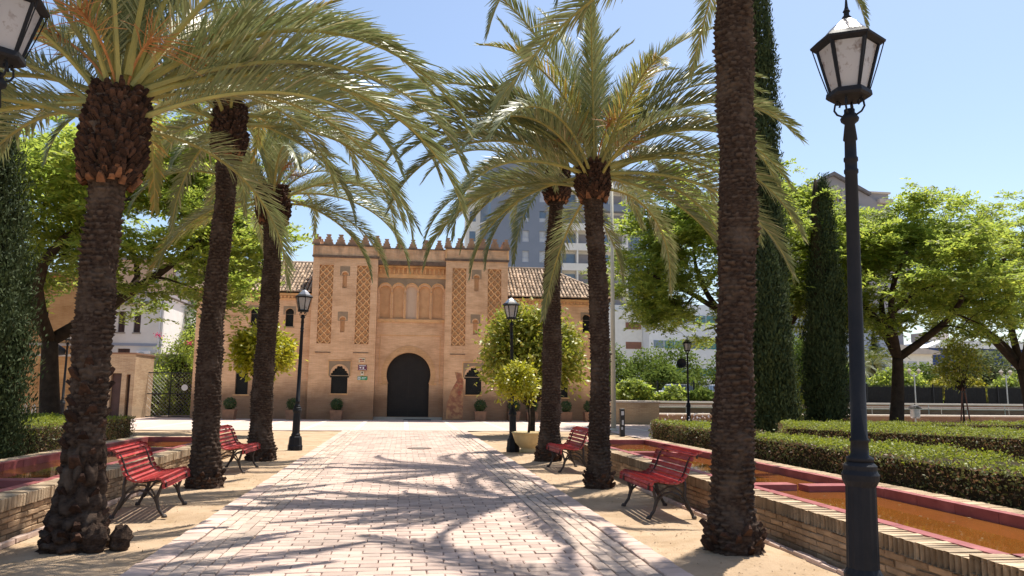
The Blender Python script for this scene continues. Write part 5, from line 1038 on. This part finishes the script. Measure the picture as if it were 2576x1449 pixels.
# hedges, bushes and trees beyond the fence
random.seed(77); k = 0
for (x, y, z0, rx, rz, lm, lab) in ((17.5, 57.6, .9, 1.7, 1.5, 'leaf_tree', 'bright green shrub on the terrace near the low pale wall'), (20.6, 57.6, .9, 1.5, 1.1, 'leaf_tree', 'low bright shrub on the terrace beside the bigger shrub'), (23.2, 57.8, .9, 1.3, .9, 'leaf_far', 'dull green shrub on the terrace behind the lantern post'), (26.2, 57.8, .9, 1.4, 1.0, 'leaf_tree', 'bright shrub on the terrace beyond the loudspeaker post'),
        (19., 74, 0, 4.2, 6.2, 'leaf_far', 'rounded street tree beyond the fence near the palace end'), (26.5, 76, 0, 4.6, 6.6, 'leaf_far', 'rounded street tree beyond the fence behind the loudspeaker'), (34, 78, 0, 4.4, 6.2, 'leaf_far', 'rounded street tree beyond the fence behind the double cypress'),
        (13.5, 82, 0, 3.0, 6.0, 'leaf_far_grey', 'greyish tree behind the palace end and flagpole'),
        (36.5, 61.5, .9, 3.2, 3.0, 'leaf_far', 'green bush behind the fence beside the brick pillar'), (31.5, 64, .9, 3.4, 4.6, 'leaf_far', 'tall green bush behind the fence near the lone cypress'), (42.5, 61.8, .9, 3.6, 2.7, 'leaf_tree', 'bright spreading bush behind the fence and double lamp'), (48.5, 62.2, .9, 3.4, 2.2, 'leaf_yellow', 'yellow shrub behind the black fence'), (55, 62, .9, 3.6, 2.5, 'leaf_tree', 'bright bush behind the fence beyond the yellow shrub'),
        (55, 67, .9, 5.2, 5.4, 'leaf_far_grey', 'large grey green bush mass behind the yellow shrub'), (62, 66, .9, 5.0, 4.8, 'leaf_far_grey', 'large grey green bush at the end of the fence'), (36.8, 69, .9, 3.6, 5.6, 'leaf_far', 'green tree behind the brick pillar'), (47.5, 66, .9, 3.2, 3.4, 'leaf_far', 'dark bush behind the bright spreading bush'), (24.0, 68, .9, 3.0, 3.4, 'leaf_far', 'dark bush behind the fence at the loudspeaker post'),
        (15.3, 29.4, 0, .8, 2.9, 'leaf_lime', 'yellow green bush between the two cypress groups')):
    bush('leafy_bush', lab, 'bush', (x, y, z0), (rx, rx*.75, rz), 80+k, 2200+int(rx*1300), lm, .34 if y > 55 else .16, 'bushes beyond the canal' if y > 55 else None); k += 1
# far small palms and far cypresses
for i, (x, y, h, lab) in enumerate(((43.5, 70, 3.2, 'far feathery palm behind the bright spreading bush'), (47.2, 72, 4.2, 'far feathery palm beside the dark far cypress'))):
    t = thing('far_palm', lab, 'palm tree', (x, y, .5)); MB().tube([(0,0,0),(0,0,h)], [.3,.22], 8).obj('trunk', 'bark_far', t)
    for j in range(26): place_frond(t, (0,0,h), j*137.5, 2+j % 6, 1.0, 0, 'palm_leaf', .1)
for i, (x, y, H, lab) in enumerate(((41.6, 76, 8.6, 'far dark cypress behind the bright spreading bush'), (45.2, 80, 9.4, 'far slim cypress between the feathery palms'), (50.0, 76, 8.8, 'far dark cypress beside the taller feathery palm'))): cypress(lab, (x, y, 0), H, [(0,.7),(.2,.85),(.6,.6),(1,.04)], 90+i, 1500, 'far cypresses')
# tower block
tw = thing('tower_block', 'tall grey and white apartment tower rising behind the palace', 'building', (14.2, 130, 0), R(-3))
hs = [rect(x, x+1.15, z, z+2.0) for x in (5.6, 8.6) for z in np.arange(2.5, 41, 3.6)]
MB().holed(rect(0, 12.6, 0, 43), hs, 0, .3).obj('grey_front', 'grey_panel', tw); MB().box(0, 12.6, .4, 14, 0, 42.8).obj('inner_core', 'grey_panel', tw)
for h in hs: o = MB().add([(p[0],.25,p[1]) for p in h], [(0,1,2,3)]).obj('window', 'shutter' if random.random() < .5 else 'glass_blue', tw); MB().box(h[0][0], h[1][0], .12, .2, h[0][1], h[0][1]+.7).obj('balustrade', 'shutter', o)
MB().add([(-1.7,3.4,0),(0,0,0),(0,0,42),(-1.7,3.4,42)], [(0,1,2,3)]).obj('glass_side', 'glass_blue', tw)
for z in np.arange(2.5, 42, 3.6): MB().add([(-1.72,3.38,z),(-.02,-.03,z),(-.02,-.03,z+.25),(-1.72,3.38,z+.25)], [(0,1,2,3)]).obj('floor_band', 'white_wall', tw)
MB().box(-4.2, -1.7, 3.4, 16, 0, 38).obj('rear_block', 'white_plaster', tw)
for z in np.arange(3, 36, 3.6): MB().box(-3.6, -2.5, 3.36, 3.5, z, z+1.8).obj('window', 'glass_blue', tw)
MB().box(12.6, 24.4, 1.2, 14, 0, 40.4).obj('white_front', 'white_plaster', tw)
for fl in range(11):
    z = 1.2+fl*3.6; MB().box(12.62, 24.4, -.25, 1.19, z, z+1.25).obj('balcony', 'grey_panel' if fl == 9 else 'white_plaster', tw)
    for x, wd, m_ in ((12.9, 2.2, 'glass_blue'), (15.7, 2.1, 'grey_wall'), (18.6, 2.5, 'glass_blue'), (21.5, 2.1, 'grey_wall')): MB().box(x, x+wd, 1.05, 1.19, z+1.25, z+3.1).obj('window', m_, tw)
    for x in (15.2, 18.1, 24.1): MB().box(x, x+.3, -.2, 1.18, z+1.26, z+3.59).obj('pier', 'white_plaster', tw)
MB().box(24.4, 27.5, .6, 14, 0, 41.5).obj('end_block', 'grey_panel', tw)
for z in np.arange(2, 40, 3.6): MB().box(25.2, 26.4, .5, .61, z, z+1.7).obj('window', 'glass_blue', tw)
# low white and cream offices
of = thing('cream_office', 'cream office block with brown window panels behind the street trees', 'building', (36.6, 128, 0)); MB().box(-5, 4.2, 0, 10, 0, 16).obj('wall', 'white_plaster', of)
for z in (5.6, 9.2, 12.6): MB().box(1.2, 4.0, -.06, .1, z, z+1.2).obj('window', 'brown_panel', of); MB().box(-4.2, -2.6, -.06, .1, z, z+1.2).obj('window', 'glass_blue', of)
of = thing('white_office', 'white office block with long teal ribbon windows', 'building', (47.5, 126, 0), R(6)); MB().box(-6.4, 9.5, 0, 10, 0, 17).obj('wall', 'white_wall', of)
for z in (4.6, 9.3, 13.8):
    for j in range(7): MB().box(-5.6+j*2.0, -3.75+j*2.0, -.06, .1, z, z+1.3).obj('window', 'glass_teal' if j % 3 else 'glass_blue', of)
of = thing('blue_grey_block', 'plain blue grey apartment block with small square windows behind the lone cypress', 'building', (67, 110, 0)); hs = [rect(x, x+.9, z, z+1.2) for x in (-6.5, -3.4, -.3, 2.8, 5.6) for z in (2.4, 5.4, 8.4, 11.4)]
MB().holed(rect(-8.5, 8.2, 0, 15), hs, 0, .2).obj('wall', 'blue_grey_wall', of); MB().box(-8.5, 8.2, .25, 10, 0, 14.9).obj('inner_wall', 'blue_grey_wall', of)
for h in hs: o = MB().add([(p[0],.16,p[1]) for p in h], [(0,1,2,3)]).obj('window', 'glass_blue', of); MB().box(h[0][0]-.05, h[1][0]+.05, -.06, .1, h[0][1]-.1, h[0][1]).obj('sill', 'white_wall', o)
of = thing('long_hall', 'long pale hall with low sloping roof behind the far palms', 'building', (95, 135, 0)); MB().box(-17, 6, 0, 20, 0, 9.6).obj('wall', 'white_plaster', of); MB().prism([(-18, 9.6), (7, 9.6), (7, 10.2), (-6, 12.0), (-18, 11.2)], -1, 21).obj('roof', 'pale_roof', of)
for j in range(9): MB().box(-16+j*2.4, -14.2+j*2.4, -.08, .1, 6.4, 8.2).obj('window', 'shutter', of)
of = thing('stadium_shed', 'white roofed shed with dark blue fascia beyond the black fence', 'building', (122, 140, 0)); MB().box(-18, 14, 0, 20, 0, 7.8).obj('wall', 'white_plaster', of); MB().box(-18, 14, -.3, -.01, 7.8, 11.2).obj('fascia', 'blue_fascia', of); MB().prism([(-19, 11.2), (15, 11.2), (12, 12.8), (-15, 12.8)], -1, 21).obj('roof', 'white_wall', of); MB().box(-16, -11, 3, 8, 12.8, 14.6).obj('plant_room', 'pale_roof', of)
# hillside block with gable and lettering
gb = thing('gabled_building', 'grey gabled rooftop building with lettered fascia above the trees', 'building', (91.2, 150, 0), R(0))
MB().prism([(-13, 0), (14.5, 0), (14.5, 41.5), (8.2, 44.8), (0, 48.9), (-9.5, 44.2), (-13, 42.6)], 0, 14).obj('wall', 'grey_wall', gb)
MB().prism([(-13.6, 42.4), (-9.5, 44.3), (0, 49.0), (8.4, 44.9), (8.4, 45.5), (0, 49.8), (-9.7, 44.9), (-13.8, 42.9)], -.7, 14.3).obj('roof', 'slate_roof', gb)
MB().prism([(-12, 44.5), (-4.6, 44.5), (-7.5, 48.1), (-9, 48.1)], 4, 12).obj('hipped_roof', 'pale_roof', gb); MB().box(8.2, 13.2, .5, 12, 41.5, 45.6).obj('lift_house', 'grey_wall', gb); MB().box(8.0, 13.6, .2, 12.4, 45.6, 46.0).obj('lift_house_roof', 'pale_coping', gb)
MB().box(10.2, 13.5, -.8, .5, 43.3, 44.2).obj('awning', 'pale_roof', gb)
pn = MB().box(-1.6, 2.0, -.12, -.01, 42.6, 46.2).obj('sign_panel', 'grey_wall', gb); MB().box(-1.8, 2.2, -.08, -.005, 42.4, 46.4).obj('sign_frame', 'pale_coping', gb)
def lettering(txt, size, loc, m, par):
    cu = bpy.data.curves.new('txt', 'FONT'); cu.body = txt; cu.size = size; cu.extrude = .06; cu.resolution_u = 2
    to = bpy.data.objects.new('txt', cu); COL.objects.link(to); dg = bpy.context.evaluated_depsgraph_get(); me = bpy.data.meshes.new_from_object(to.evaluated_get(dg)); bpy.data.objects.remove(to); me.materials.clear(); me.materials.append(MATS[m]); return put('lettering', me, par, loc, (R(90), 0, 0))
for z, n_, x0 in ((44.7, 4, -1.2), (42.9, 4, -1.3)):   # weathered emblem strokes on the panel
    for j in range(n_): MB().box(x0+j*.82, x0+j*.82+.28, -.2, -.13, z, z+1.2).obj('emblem_stroke', 'brown_panel' if z < 44 else 'pale_coping', gb); MB().box(x0+j*.82, x0+j*.82+.6, -.2, -.13, z+1.2-.2*(j % 2)*3, z+1.4-.2*(j % 2)*3).obj('emblem_stroke', 'brown_panel' if z < 44 else 'pale_coping', gb)
MB().box(-7, 6.5, -1.2, -.05, 40.9, 42.2).obj('fascia', 'blue_grey_wall', gb); lettering('IN', 1.25, (-6.7, -1.25, 41.1), 'pale_coping', gb); lettering('T S T A', 1.25, (-2.0, -1.25, 41.1), 'pale_coping', gb)
MB().box(6.6, 17.5, -1.0, 6, 35.4, 37.6).obj('terrace_parapet', 'blue_grey_wall', gb); lettering('NTILE', 1.9, (9.0, -1.06, 35.9), 'pale_coping', gb)
MB().box(-.9, 2.6, -.15, .1, 38.0, 40.2).obj('window', 'glass_blue', gb)
for x in (6.8, 10.2, 13.6, 17.0): MB().box(x, x+.5, -.9, -.4, 31, 35.39).obj('pier', 'grey_wall', gb)
MB().box(6.6, 17.4, .01, 6, 20, 35.38).obj('lower_wall', 'slate_roof', gb)
# parked cars glimpsed through the fence
def car(x, y, rz, m, label):
    t = thing('parked_car', label, 'car', (x, y, .9), R(rz), 'cars parked beyond the fence'); MB().prism([(-2.1,.25),(2.1,.25),(2.15,.6),(1.9,.8),(1.15,.92),(-1.7,.95),(-2.1,.85)], -.85, .85).obj('body', m, t); MB().prism([(-1.6,.93),(1.1,.9),(.45,1.42),(-1.2,1.45)], -.75, .75).obj('cabin', 'glass_blue', t); MB().prism([(-1.18,1.44),(.42,1.41),(.35,1.48),(-1.1,1.5)], -.74, .74).obj('roof', m, t)
    for wx in (-1.3, 1.3):
        for sy in (-.87, .87): MB().lathe([(.2,-.1),(.32,-.1),(.32,.1),(.2,.1)], 14).obj('wheel', 'tyre', t, loc=(wx, sy*.9, .32), rot=(R(90),0,0))
for i, (x, m_, lab) in enumerate(((23.5, 'car_white', 'white car parked beyond the fence, next to the dull green shrub'), (27.5, 'car_white', 'white car parked beyond the fence, between the other two cars'), (31.8, 'car_blue', 'dark blue car parked beyond the fence near the thick palm'))): car(x, 63, 2, m_, lab)
